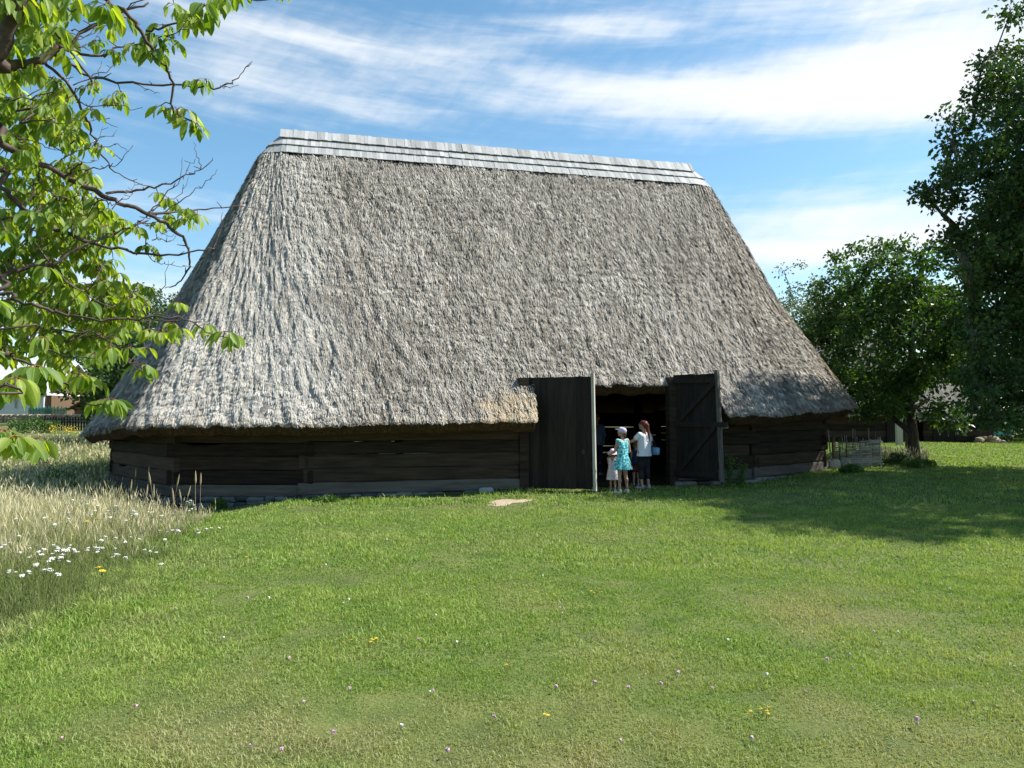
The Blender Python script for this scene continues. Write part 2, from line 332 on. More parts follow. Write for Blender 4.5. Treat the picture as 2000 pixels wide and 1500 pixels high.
def roof(u, v, lift=0.0):
    """outer thatch surface; u metres round the eave, v 0 (ridge) to 1 (eave)"""
    Ep = sm_loop(E, u); Tp = sm_loop(TOPP, u)
    g = v + .04 * np.sin(math.pi * np.clip(v, 0, 1))
    P = Tp + (Ep - Tp) * v[..., None]
    P[..., 2] = Tp[..., 2] + (Ep[..., 2] - Tp[..., 2]) * g
    return P
def rnormal(u, v):
    e = .05
    a = roof(u + e, v) - roof(u - e, v); b = roof(u, v + .01) - roof(u, v - .01)
    n = np.cross(b, a); n /= np.linalg.norm(n, axis=-1)[..., None] + 1e-9
    return n
LEN = 10.4
def rough_amt(u):   # lumpier bundles toward the left end
    u = np.mod(u, PER); return .8 + .45 * (S((u - cum[10]) / 2.0) + (1 - S((u - .5) / 2.5)) * (u < 6))
def disp(u, v):
    s = v * LEN; ra = rough_amt(u)
    w = np.clip(np.linalg.norm(sm_loop(TOPP, u + .1) - sm_loop(TOPP, u - .1), axis=-1) / .2, .3, 1)
    d = (vn(u * .7, s * .35, 1) - .5) * .07
    us = u - .10 * s
    d = d + (vn(us * 3.6, s * 1.5, 2) - .5) * .040 * ra
    d = d + (vn(us * 11, s * 3.6, 8) - .5) * .062 * ra
    d = d + (vn(us * 21, s * 7.0, 9) - .5) * .05
    c = s / .34 + vn(u * .8, s * .3, 12) * 1.2 + vn(u * 5, s * 0, 13) * .45
    d = d + (c - np.floor(c)) * .055 * S(vn(u * .6, s * .6, 14) * 2 - .2)
    return d
def rsurf(u, v, lift=0.0):
    return roof(u, v) + rnormal(u, v) * (disp(u, v) + lift)[..., None]
nu, nv = 620, 118
uu = np.linspace(0, PER, nu, endpoint=False); 
UU, VV = np.meshgrid(uu, np.linspace(0, 1, nv)); VV = VV * vmax(UU)
P = rsurf(UU, VV, -.05) - BO
idx = np.arange(nu * nv).reshape(nv, nu)
Q = np.stack([idx[:-1], np.roll(idx[:-1], -1, 1), np.roll(idx[1:], -1, 1), idx[1:]], -1).reshape(-1, 4)
Vv = [P.reshape(-1, 3)]
roof_o = mesh_np('thatch_roof', P.reshape(-1, 3), Q[:, ::-1], M['thatch_base'], barn, smooth=True)
# underside and cut lip
UU2, VV2 = np.meshgrid(uu, np.linspace(0.02, 1, 30)); VV2 = VV2 * vmax(UU2)
inner = roof(UU2, VV2) - rnormal(UU2, VV2) * (.22 + .04 * vn(UU2 * 2, VV2 * 0, 31))[..., None] - BO; inner[..., 2] -= .04
i2 = np.arange(nu * 30).reshape(30, nu)
Q2 = np.stack([i2[:-1], np.roll(i2[:-1], -1, 1), np.roll(i2[1:], -1, 1), i2[1:]], -1).reshape(-1, 4)
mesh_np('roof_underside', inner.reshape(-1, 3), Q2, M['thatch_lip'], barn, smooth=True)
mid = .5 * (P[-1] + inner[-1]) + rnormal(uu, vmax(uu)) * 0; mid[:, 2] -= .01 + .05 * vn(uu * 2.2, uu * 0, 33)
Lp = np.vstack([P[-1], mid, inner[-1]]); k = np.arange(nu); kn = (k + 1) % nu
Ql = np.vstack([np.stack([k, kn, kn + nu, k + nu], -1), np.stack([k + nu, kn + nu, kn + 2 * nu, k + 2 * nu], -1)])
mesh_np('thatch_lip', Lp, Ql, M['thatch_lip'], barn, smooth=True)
# straw
def straws(n, u0, u1, wid, ln, v0=0.0, v1=1.0, tiplift=.03, fringe=False):
    u = rng.uniform(u0, u1, n)
    if fringe: v = vmax(u) - rng.uniform(0.0, .025, n)
    else: v = np.sqrt(rng.uniform(v0 ** 2 + .04, (v1 + .1) ** 2, n)) ; v = np.clip(v, v0, 1.1); v = (v - .2) / .9
    ok = (v > 0.004) & (v < vmax(u)); u = u[ok]; v = v[ok]; n = len(u)
    L = ln * rng.uniform(.55, 1.35, n); ju = rng.normal(.05, .10, n) + (vn(u * 2, v * 14, 41) - .5) * .14
    v2 = v + L / LEN
    lim = vmax(u) + (.001 + .006 * rng.random(n) ** 3)
    v2 = np.minimum(v2, lim)
    nn = rnormal(u, v); d0 = disp(u, v); d1 = disp(u + ju * L, v2)
    b = roof(u, v) + nn * (d0 + .0)[:, None]
    tl = rng.uniform(.1, 1, n) * tiplift
    t = roof(u + ju * L, v2) + nn * (.5 * d1 + .5 * d0 + tl)[:, None]
    dirv = t - b; side = np.cross(dirv, nn); side /= np.linalg.norm(side, axis=1)[:, None] + 1e-9
    tw = rng.uniform(-.4, .4, n); side = side * np.cos(tw)[:, None] + nn * np.sin(tw)[:, None]
    w = (wid * rng.uniform(.6, 1.4, n))[:, None]
    V = np.stack([b - side * w, b + side * w, t + side * w * .45, t - side * w * .45], 1) - BO
    col = np.clip(.5 + rng.normal(0, .25, n) + (vn((u - .1 * v * LEN) * 9, v * LEN * 3, 51) - .5) * .6 + (vn(u * 1.1, v * LEN * .5, 52) - .5) * .22, 0, 1)
    um = np.mod(u, PER)
    pale = 1.15 * np.clip((S((um - cum[10] + 1) / 1.5) * (um > 20) + (1 - S((um - 0.1) / 1.3)) * (um < 6)), 0, 1) * (.25 + .45 * vn(u * 2.5, v * LEN, 53)) 
    pale = pale * (v < .985)
    fr = S((um - (U_N0 - 1.45 + .5 * vn(v * 60, u * 0, 66))) / .5) * (1 - S((um - U_N0) / .15)) * S((v - .865 - .035 * vn(u * 4, u * 0, 61)) / .05) * (.5 + .5 * vn(u * 14, v * 20, 67))
    fr = fr + .5 * S((v - .955) / .03) * (rng.random(n) < .25)
    fr = fr + .45 * np.exp(-((um - cum[2]) / .9) ** 2) * (vn(u * 3, v * LEN * .8, 62) > .62) * (v > .3)
    r4 = lambda a: np.repeat(a, 4)
    return V.reshape(-1, 3), np.arange(n * 4).reshape(-1, 4), r4(col), r4(pale * (fr < .3)), r4(np.clip(fr, 0, 1))
parts = [straws(460000, cum[9] - PER, cum[3], .0075, .175, tiplift=.05), straws(130000, cum[9] + 2 - PER, 1.5, .0075, .18, tiplift=.05), straws(30000, cum[3], cum[9], .018, .4), straws(26000, cum[9] - PER, cum[3], .0065, .20, fringe=True, tiplift=.02)]
off = 0; Vs = []; Qs = []; A = [[], [], []]
for p_ in parts:
    Vs.append(p_[0]); Qs.append(p_[1] + off); off += len(p_[0])
    for i in range(3): A[i].append(p_[2 + i])
mesh_np('thatch_straw', np.concatenate(Vs), np.concatenate(Qs), M['thatch'], barn, {'rnd': np.concatenate(A[0]), 'pale': np.concatenate(A[1]), 'fresh': np.concatenate(A[2])})["kind"] = "stuff"
# shingle ridge: courses of riven shingles
def ridge_row(r0, z0, r1, z1, ua, ub, name, wsh=.115, closed=False):
    mb = MB(); u = ua
    def pt(u, r, z): return sm_loop(loop_pts(r, z), np.array([u]), .25)[0]
    while u < ub:
        base0 = pt(u, r1, z1); base1 = pt(u + .3, r1, z1); dl = np.linalg.norm(base1 - base0) / .3
        w = wsh * random.uniform(.75, 1.3) / max(dl, .12); uc = u + w / 2
        jl = random.uniform(-.006, .008)
        a0 = pt(u + w * .015, r0, z0); a1 = pt(u + w * .985, r0, z0); b0 = pt(u + w * .015, r1, z1 - jl); b1 = pt(u + w * .985, r1, z1 - jl)
        nn = np.cross(a1 - a0 + 1e-6, b0 - a0); nn /= np.linalg.norm(nn) + 1e-9
        if nn[2] < 0: nn = -nn
        lf = .004 + random.uniform(0, .008); th = .016
        bo = nn * .022
        V = [a0 + nn * lf, a1 + nn * lf, b1 + nn * lf + bo, b0 + nn * lf + bo, a0 + nn * (lf + th), a1 + nn * (lf + th), b1 + nn * (lf + th) + bo, b0 + nn * (lf + th) + bo]
        mb.add(np.array(V) - BO, Q=[(0, 1, 2, 3), (7, 6, 5, 4), (0, 4, 5, 1), (1, 5, 6, 2), (2, 6, 7, 3), (3, 7, 4, 0)], a=np.clip(random.gauss(.5, .2), 0, 1))
        u += w
    return mb.build(name, M['shingle'], barn)
ridge_row(.34, RZ - .36, .72, RZ - .82, 0, PER, 'shingle_course', .095)
ridge_row(.12, RZ - .12, .50, RZ - .52, 0, PER, 'shingle_course')
for (ua, ub) in ((cum[0] , cum[1]), (cum[6], cum[7])):
    # top course stands straight along the ridge, ending square
    mb = MB(); u = 0.0; fx = (RR - RL); Lr = np.linalg.norm(fx) + .1; fx = fx / np.linalg.norm(fx); nf = np.array([fx[1], -fx[0]]) * (1 if ua == cum[0] else -1)
    while u < Lr:
        w = .115 * random.uniform(.75, 1.3); c = RL + fx * (u + w / 2 - .12); jt = random.uniform(-.012, .012)
        top = np.array([*(c + nf * (.02 - .0)), RZ + .07 + jt + (0.02 if ua == cum[0] else -.02)]); bot = np.array([*(c + nf * .30), RZ - .24 + random.uniform(-.01, .012)])
        d = bot - top; nn = np.cross(np.array([*fx, 0]), d); nn /= np.linalg.norm(nn)
        if np.dot(nn[:2], nf) < 0: nn = -nn
        mb.obox((top + bot) / 2 + nn * (.02 + random.uniform(0, .006)) - BO, np.array([*fx, 0]) * w * .49, d / 2, nn * .009, a=np.clip(random.gauss(.5, .2), 0, 1))
        u += w
    mb.build('shingle_course', M['shingle'], barn)
for (c, s) in ((RL, -1), (RR, 1)):   # dark end boards closing the cap
    fx = (RR - RL); fx = fx / np.linalg.norm(fx); nf = np.array([fx[1], -fx[0]])
    mb = MB(); cc = c + fx * s * .02
    V = []
    for dd in (-.02, .02):
        for (q, z) in ((-.27, RZ - .24), (.27, RZ - .24), (.0, RZ + .04)): V.append([*(cc + nf * q + fx * dd), z])
    mb.add(np.array(V) - BO, T=[(0, 1, 2), (3, 5, 4)], Q=[(0, 3, 4, 1), (1, 4, 5, 2), (2, 5, 3, 0)])
    mb.build('ridge_end_board', M['plank'], barn)
# log walls
WALL = [(-4.13, 14.9), (5.6, 17.25), (8.1, 19.35), (9.1, 24.3), (8.8, 27.7), (6.0, 30.5), (3.4, 30.5), (-6.3, 28.15), (-8.84, 26.05), (-9.84, 21.1), (-9.4, 17.55), (-6.76, 14.9)]
def logbar(mb, A_, B_, z0, z1, th=.16, seed=0, a=.5, dip=None, wob=.012):
    A_ = np.array(A_, float); B_ = np.array(B_, float); L = np.linalg.norm(B_ - A_); f = (B_ - A_) / L; nf = np.array([f[1], -f[0]])
    n = max(3, int(L / .12)); V = []
    h = (z1 - z0) / 2; zc = (z0 + z1) / 2
    prof = [(-1, -.8), (-.8, -1), (.8, -1), (1, -.8), (1, .8), (.8, 1), (-.8, 1), (-1, .8)]
    for i in range(n + 1):
        t = i / n * L; c = A_ + f * t
        for k_, (q, r) in enumerate(prof):
            w1 = (float(vn(t * 1.3, seed * 3.7 + (r > 0) * 5, 71)) - .5) * wob * 1.6; w2 = (float(vn(t * 2.1, seed * 5.1 + q, 72)) - .5) * wob * 2
            zz = zc + r * h + w1
            if dip is not None and r > 0:
                for (d0, d1, dd) in dip: zz -= dd * float(S((t - d0) / .12) * (1 - S((t - d1 + .12) / .12)))
            V.append([*(c + nf * (q * th / 2 + w2)), zz])
    Q = []
    for i in range(n):
        for k_ in range(8): Q.append((i * 8 + k_, (i + 1) * 8 + k_, (i + 1) * 8 + (k_ + 1) % 8, i * 8 + (k_ + 1) % 8))
    Q += [(0, 1, 2, 3), (0, 3, 4, 7), (7, 4, 5, 6)]; b = n * 8
    Q += [(b + 3, b + 2, b + 1, b), (b + 7, b + 4, b + 3, b), (b + 6, b + 5, b + 4, b + 7)]
    mb.add(np.array(V) - BO, Q=Q, a=a)
def pos_on(A_, B_, px):   # distance along a wall where it is seen at column px
    A_ = np.array(A_, float); B_ = np.array(B_, float); L = np.linalg.norm(B_ - A_); f = (B_ - A_) / L; k_ = (px - 1000) / F
    return (k_ * A_[1] - A_[0]) / (f[0] - k_ * f[1])
def wall(A_, B_, top, seed, sill=True, gaps=None, rows=None, ext=.14, base=None):
    A_ = np.array(A_, float); B_ = np.array(B_, float); L = np.linalg.norm(B_ - A_); f = (B_ - A_) / L
    rows = rows or [.03, .27, .55, .83, 1.10, 1.38]
    mb = MB(); ms = MB()
    rows = [r + (base or 0) for r in rows] + [top + .25]
    for i in range(len(rows) - 1):
        z0, z1 = rows[i], rows[i + 1] - .008
        if z1 - z0 < .05: continue
        e = ext * (1 if (i + seed) % 2 else .35) * random.uniform(.8, 1.15)
        dip = [(pos_on(A_, B_, g[0]) + e, pos_on(A_, B_, g[1]) + e, g[3]) for g in (gaps or []) if g[2] == i]
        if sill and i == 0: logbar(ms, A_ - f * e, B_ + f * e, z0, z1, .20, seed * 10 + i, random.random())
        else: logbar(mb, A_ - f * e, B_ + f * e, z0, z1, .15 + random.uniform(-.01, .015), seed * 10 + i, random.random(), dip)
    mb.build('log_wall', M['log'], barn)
    if sill: ms.build('sill_log', M['sill'], barn)
DL, DR = (.24, 15.97 - .0), (3.62, 16.775)
wall(WALL[0], (DL[0] - .16, DL[1] - .03), 1.42, 1, gaps=[(690, 720, 3, .03), (760, 792, 3, .035), (800, 812, 2, .012)])
wall((DR[0] + .14, DR[1] + .03), WALL[1], 1.55, 2, base=.10)
wall(WALL[1], WALL[2], 1.65, 3, base=.14)
wall(WALL[11], WALL[0], 1.40, 4, base=-.03, gaps=[(366, 441, 3, .038)])
wall(WALL[10], WALL[11], 1.35, 5, base=-.06, gaps=[(238, 256, 1, .05)])
wall(WALL[9], WALL[10], 1.3, 6)
wall(WALL[8], WALL[9], 1.3, 7, gaps=[(340, 460, 1, .15)]); wall(WALL[7], WALL[8], 1.3, 8)
for i in (2, 3, 4): wall(WALL[i], WALL[i + 1], 1.5, 20 + i)
wall(WALL[5], WALL[6], 1.4, 31, rows=[.04, .30, .52, .74, .745, 1.07, 1.075], sill=False, gaps=[(1100, 1180, 2, .008), (1205, 1290, 4, .010)])
wall(WALL[6], WALL[7], 1.4, 32, rows=[.30, .56, .82, 1.10], sill=False)
# plate beams under the eaves of the doorway, jamb posts, lintel
mb = MB(); f = np.array([.972, .233, 0]); nf = np.array([.233, -.972, 0])
mb.obox(np.array([(DL[0] + DR[0]) / 2, (DL[1] + DR[1]) / 2, 2.34]) - nf * .50 - BO, f * 1.80, nf * .09, (0, 0, .075)); mb.build('lintel', M['log'], barn)
for D_, zz in ((DL, 0), (DR, .05)):
    mb = MB(); mb.obox(np.array([D_[0], D_[1], 1.2 + zz]) - BO, f * .10, nf * .11, (0, 0, 1.22)); mb.build('jamb_post', M['log'], barn)
# interior posts and tie beams
for (x, y) in ((-3.5, 18.6), (1.0, 19.8), (4.6, 20.6), (-3.8, 25.0), (.4, 26.0), (4.6, 27.0)):
    mb = MB(); mb.box(x - .13 - BO[0], x + .13 - BO[0], y - .13 - BO[1], y + .13 - BO[1], 0, 5.2); mb.build('post', M['log'], barn)
for (x0, y0, x1, y1) in ((-3.5, 18.6, -3.8, 25), (1, 19.8, .4, 26), (4.6, 20.6, 4.6, 27)):
    mb = MB(); mb.tube([np.array([x0, y0, 4.2]) - BO, np.array([x1, y1, 4.2]) - BO], .12, 6); mb.build('tie_beam', M['log'], barn)
mb = MB(); w = np.array([[x, y, .0] for x, y in WALL]); c0 = np.array([BO[0], BO[1], 0]); rings = []
for s_ in (0.02, .2, .4, .6, .8, .97):
    r_ = c0 + (w - c0) * s_; r_[:, 2] = gz(r_[:, 0], r_[:, 1]) + .012; rings.append(r_)
Vf = np.vstack(rings) - BO; Qf = [(a * 12 + k_, a * 12 + (k_ + 1) % 12, (a + 1) * 12 + (k_ + 1) % 12, (a + 1) * 12 + k_) for a in range(5) for k_ in range(12)]
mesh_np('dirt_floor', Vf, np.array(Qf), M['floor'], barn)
# stone footing
def stones(A_, B_, zt, name='stone_footing'):
    A_ = np.array(A_, float); B_ = np.array(B_, float); L = np.linalg.norm(B_ - A_); f = (B_ - A_) / L; nf = np.array([f[1], -f[0]]); mb = MB()
    for row in range(3):
        t = random.uniform(-.2, 0)
        while t < L:
            w_ = random.uniform(.16, .42); h_ = random.uniform(.045, .07); c = A_ + f * (t + w_ / 2) + nf * random.uniform(.03, .09)
            z = zt - .05 - row * .11 + random.uniform(-.015, .015)
            ph = np.random.default_rng(int(abs(t * 997) + row * 13)); V = []
            for i in range(6):
                for k_ in range(8):
                    th = math.pi * (i + .5) / 6; a_ = 2 * math.pi * k_ / 8
                    p = np.array([math.cos(th) * 1.0, math.sin(th) * math.cos(a_), math.sin(th) * math.sin(a_)])
                    p = np.sign(p) * np.abs(p) ** .55 * (1 + ph.uniform(-.12, .12))
                    V.append([c[0] + f[0] * p[0] * w_ / 2 + nf[0] * p[1] * .11, c[1] + f[1] * p[0] * w_ / 2 + nf[1] * p[1] * .11, z + p[2] * h_])
            Qs_ = [(i * 8 + k_, i * 8 + (k_ + 1) % 8, (i + 1) * 8 + (k_ + 1) % 8, (i + 1) * 8 + k_) for i in range(5) for k_ in range(8)]
            V.append(np.mean(V[:8], 0)); V.append(np.mean(V[40:48], 0))
            T_ = [(48, (k_ + 1) % 8, k_) for k_ in range(8)] + [(49, 40 + k_, 40 + (k_ + 1) % 8) for k_ in range(8)]
            mb.add(np.array(V) - BO, Q=Qs_, T=T_, a=random.random()); t += w_ * .97
    return mb.build(name, M['stone'], barn)
stones(WALL[0], (DL[0] - .1, DL[1]), .03); stones(WALL[11], WALL[0], .0); stones(WALL[10], WALL[11], -.02); stones((DR[0] + .1, DR[1]), WALL[1], .12); stones(WALL[1], WALL[2], .16)
# doors
def leaf(hinge, free, z0, z1, inner_face, name):
    H = np.array(hinge, float); Fp = np.array(free, float); L = np.linalg.norm(Fp - H); f = np.array([*((Fp - H) / L), 0]); n = np.array([f[1], -f[0], 0])
    if n[1] > 0: n = -n                                    # toward the viewer's side
    d = empty('door', (0, 0, 0)); d.parent = barn
    mb = MB(); t = 0; 
    while t < L - .06:
        w_ = min(random.uniform(.13, .19), L - .05 - t); c = np.array([*H, 0]) + f * (t + w_ / 2); c[2] = (z0 + z1) / 2 + random.uniform(-.008, .008)
        mb.obox(c - BO - n * random.uniform(0, .006), f * (w_ / 2 - .0012), n * .014, (0, 0, (z1 - z0) / 2), a=random.random()); t += w_
    mb.build('planks', M['plank'], d)
    e = MB(); lean = .045 if inner_face else .02
    c = np.array([*Fp, (z0 + z1) / 2 + .02]); e.obox(c - BO, f * (.028 if inner_face else .03), n * .06, np.array([-lean, 0, (z1 - z0) / 2 + .05])); e.build('door_post', M['greypost' if inner_face else 'edgewood'], d)
    for zz in ((z0 + .12, z1 - .14, (z0 + z1) / 2 + .05) if inner_face else (z0 + .5, z1 - .4)):
        r_ = MB(); sgn = 1 if inner_face else -1; ln = L / 2 + (.10 if inner_face and abs(zz - (z0 + z1) / 2 - .05) < .01 else -.03)
        c = np.array([*((H + Fp) / 2), zz]) + n * sgn * .045 + f * (ln - L / 2)
        r_.obox(c - BO, f * ln, n * .028, (0, 0, .055)); r_.build('rail', M['plank'], d)
    if inner_face:
        for (za, zb) in ((z0 + .15, (z0 + z1) / 2), ((z0 + z1) / 2 + .1, z1 - .2)):
            r_ = MB(); p0 = np.array([*(H + (Fp - H) * .12), za]) + n * .05; p1 = np.array([*(H + (Fp - H) * .92), zb]) + n * .05
            dd = p1 - p0; sd_ = np.cross(dd, n); sd_ /= np.linalg.norm(sd_); r_.obox((p0 + p1) / 2 - BO, dd / 2, n * .022, sd_ * .05); r_.build('brace', M['plank'], d)
    else:
        r_ = MB(); c = np.array([*(Fp - f[:2] * .22), z0 + .78]) + n * .03; r_.tube([c - f * .06 - BO, c + n * .03 - BO, c + f * .06 - BO], .009, 6); r_.obox(c - BO, f * .03, n * .012, (0, 0, .05)); r_.build('latch', M['iron'], d)
    return d
leaf((.28, 15.98), (1.72, 15.55), .06, 2.43, False, 'door'); leaf((3.66, 16.74), (4.48, 15.98), .20, 2.52, True, 'door')

# ------------------------------------------------------------------ small things at the walls
def lumpbox(mb, c, hx, hy, hz, rz=0, a=.5, seed=1, rough=.08):
    g = np.random.default_rng(seed); V = []; n = 8
    for i in range(7):
        th = math.pi * (i + .5) / 7
        for k_ in range(n):
            a_ = 2 * math.pi * (k_ + .5) / n; p = np.array([math.sin(th) * math.cos(a_), math.sin(th) * math.sin(a_), math.cos(th)])
            p = np.sign(p) * np.abs(p) ** .5 * (1 + g.uniform(-rough, rough)); x, y = p[0] * hx, p[1] * hy
            V.append([c[0] + x * math.cos(rz) - y * math.sin(rz), c[1] + x * math.sin(rz) + y * math.cos(rz), c[2] + p[2] * hz])
    Q_ = [(i * n + k_, i * n + (k_ + 1) % n, (i + 1) * n + (k_ + 1) % n, (i + 1) * n + k_) for i in range(6) for k_ in range(n)]
    V.append(np.mean(V[:n], 0)); V.append(np.mean(V[6 * n:7 * n], 0)); b = 7 * n
    T_ = [(b, (k_ + 1) % n, k_) for k_ in range(n)] + [(b + 1, 6 * n + k_, 6 * n + (k_ + 1) % n) for k_ in range(n)]
    mb.add(V, Q=Q_, T=T_, a=a)
p = gpix(953, 950); mb = MB(); lumpbox(mb, (0, 0, .05), .16, .07, .06, .2, seed=4)
tag(mb.build('stone_block', M['palestone'], loc=(p[0], 15.55, gz(p[0], 15.55))), 'pale rectangular stone block lying against the barn sill left of the doorway', 'stone')
# notice by the right door
t_ = empty('notice_board', (4.86, 16.88, 1.31)); tag(t_, 'small pale green notice hung on the log wall beside the right door', 'notice'); t_.rotation_euler = (0, 0, math.atan2(.233, .972))
mb = MB(); mb.box(-.075, .075, -.012, .0, 0, .24); mb.build('panel', mat('pale_green_panel', [(.50, .62, .58), (.58, .70, .65)], scale=3, rough=.5), t_)
mb = MB(); lumpbox(mb, (-.035, -.013, .05), .035, .003, .04, 0, seed=9); mb.build('picture', mat('dark_green_print', [(.03, .07, .05), (.05, .10, .07)], scale=9), t_)
# worn dirt patch in the lawn
g = []; c = gpix(996, 981); n = 40
for k_ in range(n):
    a_ = 2 * math.pi * k_ / n; rr = 1 + .25 * math.sin(3 * a_ + 1) + .12 * math.sin(7 * a_) + random.uniform(-.08, .08)
    x = c[0] + .42 * rr * math.cos(a_) + .12 * math.sin(a_); y = c[1] + .5 * rr * math.sin(a_) + .25 * math.cos(a_); g.append([x, y, float(gz(x, y)) + .006])
mesh_np('dirt_patch', np.vstack([g, [[c[0], c[1], float(gz(c[0], c[1])) + .018]]]), np.array([(n, k_, (k_ + 1) % n) for k_ in range(n)]), M['dirt'])["kind"] = "structure"
DIRTC = c
# gravel path at far left
pl = [(-40, 935), (-10, 925), (15, 905), (5, 890), (-30, 882)]
gpL = []; 
for (x, y, wd) in ((-12.6, 12.0, 1.1), (-12.2, 14.5, 1.1), (-11.9, 16.5, .9), (-12.3, 19, .8), (-14.2, 22, .8), (-17.5, 26, .9), (-24, 31, 1), (-34, 38, 1)):
    gpL.append([x - wd, y + wd * .3, float(gz(x - wd, y + wd * .3)) + .02]); gpL.append([x + wd * .8, y - wd * .3, float(gz(x + wd * .8, y - wd * .3)) + .02])
mesh_np('gravel_path', np.array(gpL), np.array([(2 * i, 2 * i + 1, 2 * i + 3, 2 * i + 2) for i in range(7)]), M['gravel'])["kind"] = "structure"

# ------------------------------------------------------------------ grass
def blades(n, x, y, h, w, bend, name, m, col, extra, label=None, segs=1, heads=None, kind='stuff'):
    z = gz(x, y); a_ = rng.uniform(0, 2 * math.pi, n); lx = np.cos(a_) * bend * h; ly = np.sin(a_) * bend * h
    b_ = rng.uniform(0, math.pi, n); wx = np.cos(b_) * w; wy = np.sin(b_) * w
    P0 = np.stack([x, y, z - .01], -1); W_ = np.stack([wx, wy, 0 * wx], -1)
    Pm = P0 + np.stack([lx * .35, ly * .35, h * .6], -1); Pt = P0 + np.stack([lx, ly, h * np.sqrt(np.clip(1 - bend ** 2 * .5, .3, 1))], -1)
    V = np.stack([P0 - W_, P0 + W_, Pm + W_ * .8, Pm - W_ * .8, Pt], 1).reshape(-1, 3)
    i = np.arange(n) * 5
    Q_ = np.stack([i, i + 1, i + 2, i + 3], -1); T_ = np.stack([i + 3, i + 2, i + 4], -1)
    A_ = {'rnd': np.repeat(col, 5)}
    for k_, e_ in extra.items(): A_[k_] = np.repeat(e_, 5)
    return V, Q_, T_, A_, Pt
def wallside(x, y):   # True inside the barn footprint
    ins = np.zeros(len(x), bool); W_ = np.array(WALL); j = len(W_) - 1
    for i in range(len(W_)):
        xi, yi = W_[i]; xj, yj = W_[j]
        c_ = ((yi > y) != (yj > y)) & (x < (xj - xi) * (y - yi) / (yj - yi + 1e-9) + xi); ins ^= c_; j = i
    return ins
def bound(y):
    return (vn(y * 1.6, y * 0, 201) - .5) * .7 * (np.asarray(y) < 13.5) + np.interp(y, [0, 5.2, 5.7, 7, 9.15, 12.4, 13.6, 14.6], [-3.4, -3.7, -3.85, -3.95, -4.35, -5.35, -6.4, -8.0])
# short lawn: density falls with distance as the blades get wider
Vs, Qs, Ts, As, off = [], [], [], {'rnd': [], 'dry': []}, 0
for (y0, y1, n, h0, w0) in ((2.6, 5, 170000, .027, .0026), (5, 8, 170000, .030, .0036), (8, 13, 150000, .038, .0055), (13, 20, 90000, .042, .009), (20, 44, 70000, .05, .018)):
    y = np.sqrt(rng.uniform(y0 ** 2, y1 ** 2, n)); x = rng.uniform(-.76, .76, n) * y
    if y0 >= 20: x = rng.uniform(.35, .80, n) * y
    keep = ~wallside(x, y) & (x > bound(y) - .25 * (y < 14.5)) & (((x - DIRTC[0]) / .44) ** 2 + ((y - .4 * (x - DIRTC[0]) - DIRTC[1]) / .62) ** 2 > rng.uniform(.5, 1.2, n)) & ((y < 14.4) | (x > -1) | (y > 20))
    x, y = x[keep], y[keep]; n = len(x)
    dry = np.clip((vn(x * .8, y * .8, 101) * .6 + vn(x * 2.3, y * 2.3, 102) * .4 - .45) * 2.4, 0, 1) * (1 - S((y - 5) / 4) * .75) * .85
    dry = np.clip(dry + .25 * (rng.random(n) < .10), 0, 1)
    lush = vn(x * 1.2, y * 1.2, 103)
    cl = vn(x * 5, y * 5, 107)
    h = h0 * rng.uniform(.5, 1.5, n) * (.7 + .7 * lush) * (.65 + .7 * cl) * (1 + 1.1 * np.exp(-((x - bound(y)) / .5) ** 2))
    h = np.where((y > 13.4) & (x < 1.2) & (x > -4.5), h * 1.7, h)
    V, Q_, T_, A_, _ = blades(n, x, y, h, w0 * rng.uniform(.6, 1.3, n), rng.uniform(.1, 1.1, n), '', None, np.clip(rng.normal(.45, .18, n) + (lush - .5) * .3 + (cl - .5) * .35, 0, 1), {'dry': dry})
    Vs.append(V); Qs.append(Q_ + off); Ts.append(T_ + off); off += len(V)
    for k_ in As: As[k_].append(A_[k_])
tag(mesh_np('lawn_grass', np.concatenate(Vs), [np.concatenate(Ts), np.concatenate(Qs)], M['grass'], attrs={k_: np.concatenate(v) for k_, v in As.items()}), 'short mown green lawn grass with drier patches', 'grass', kind='stuff')
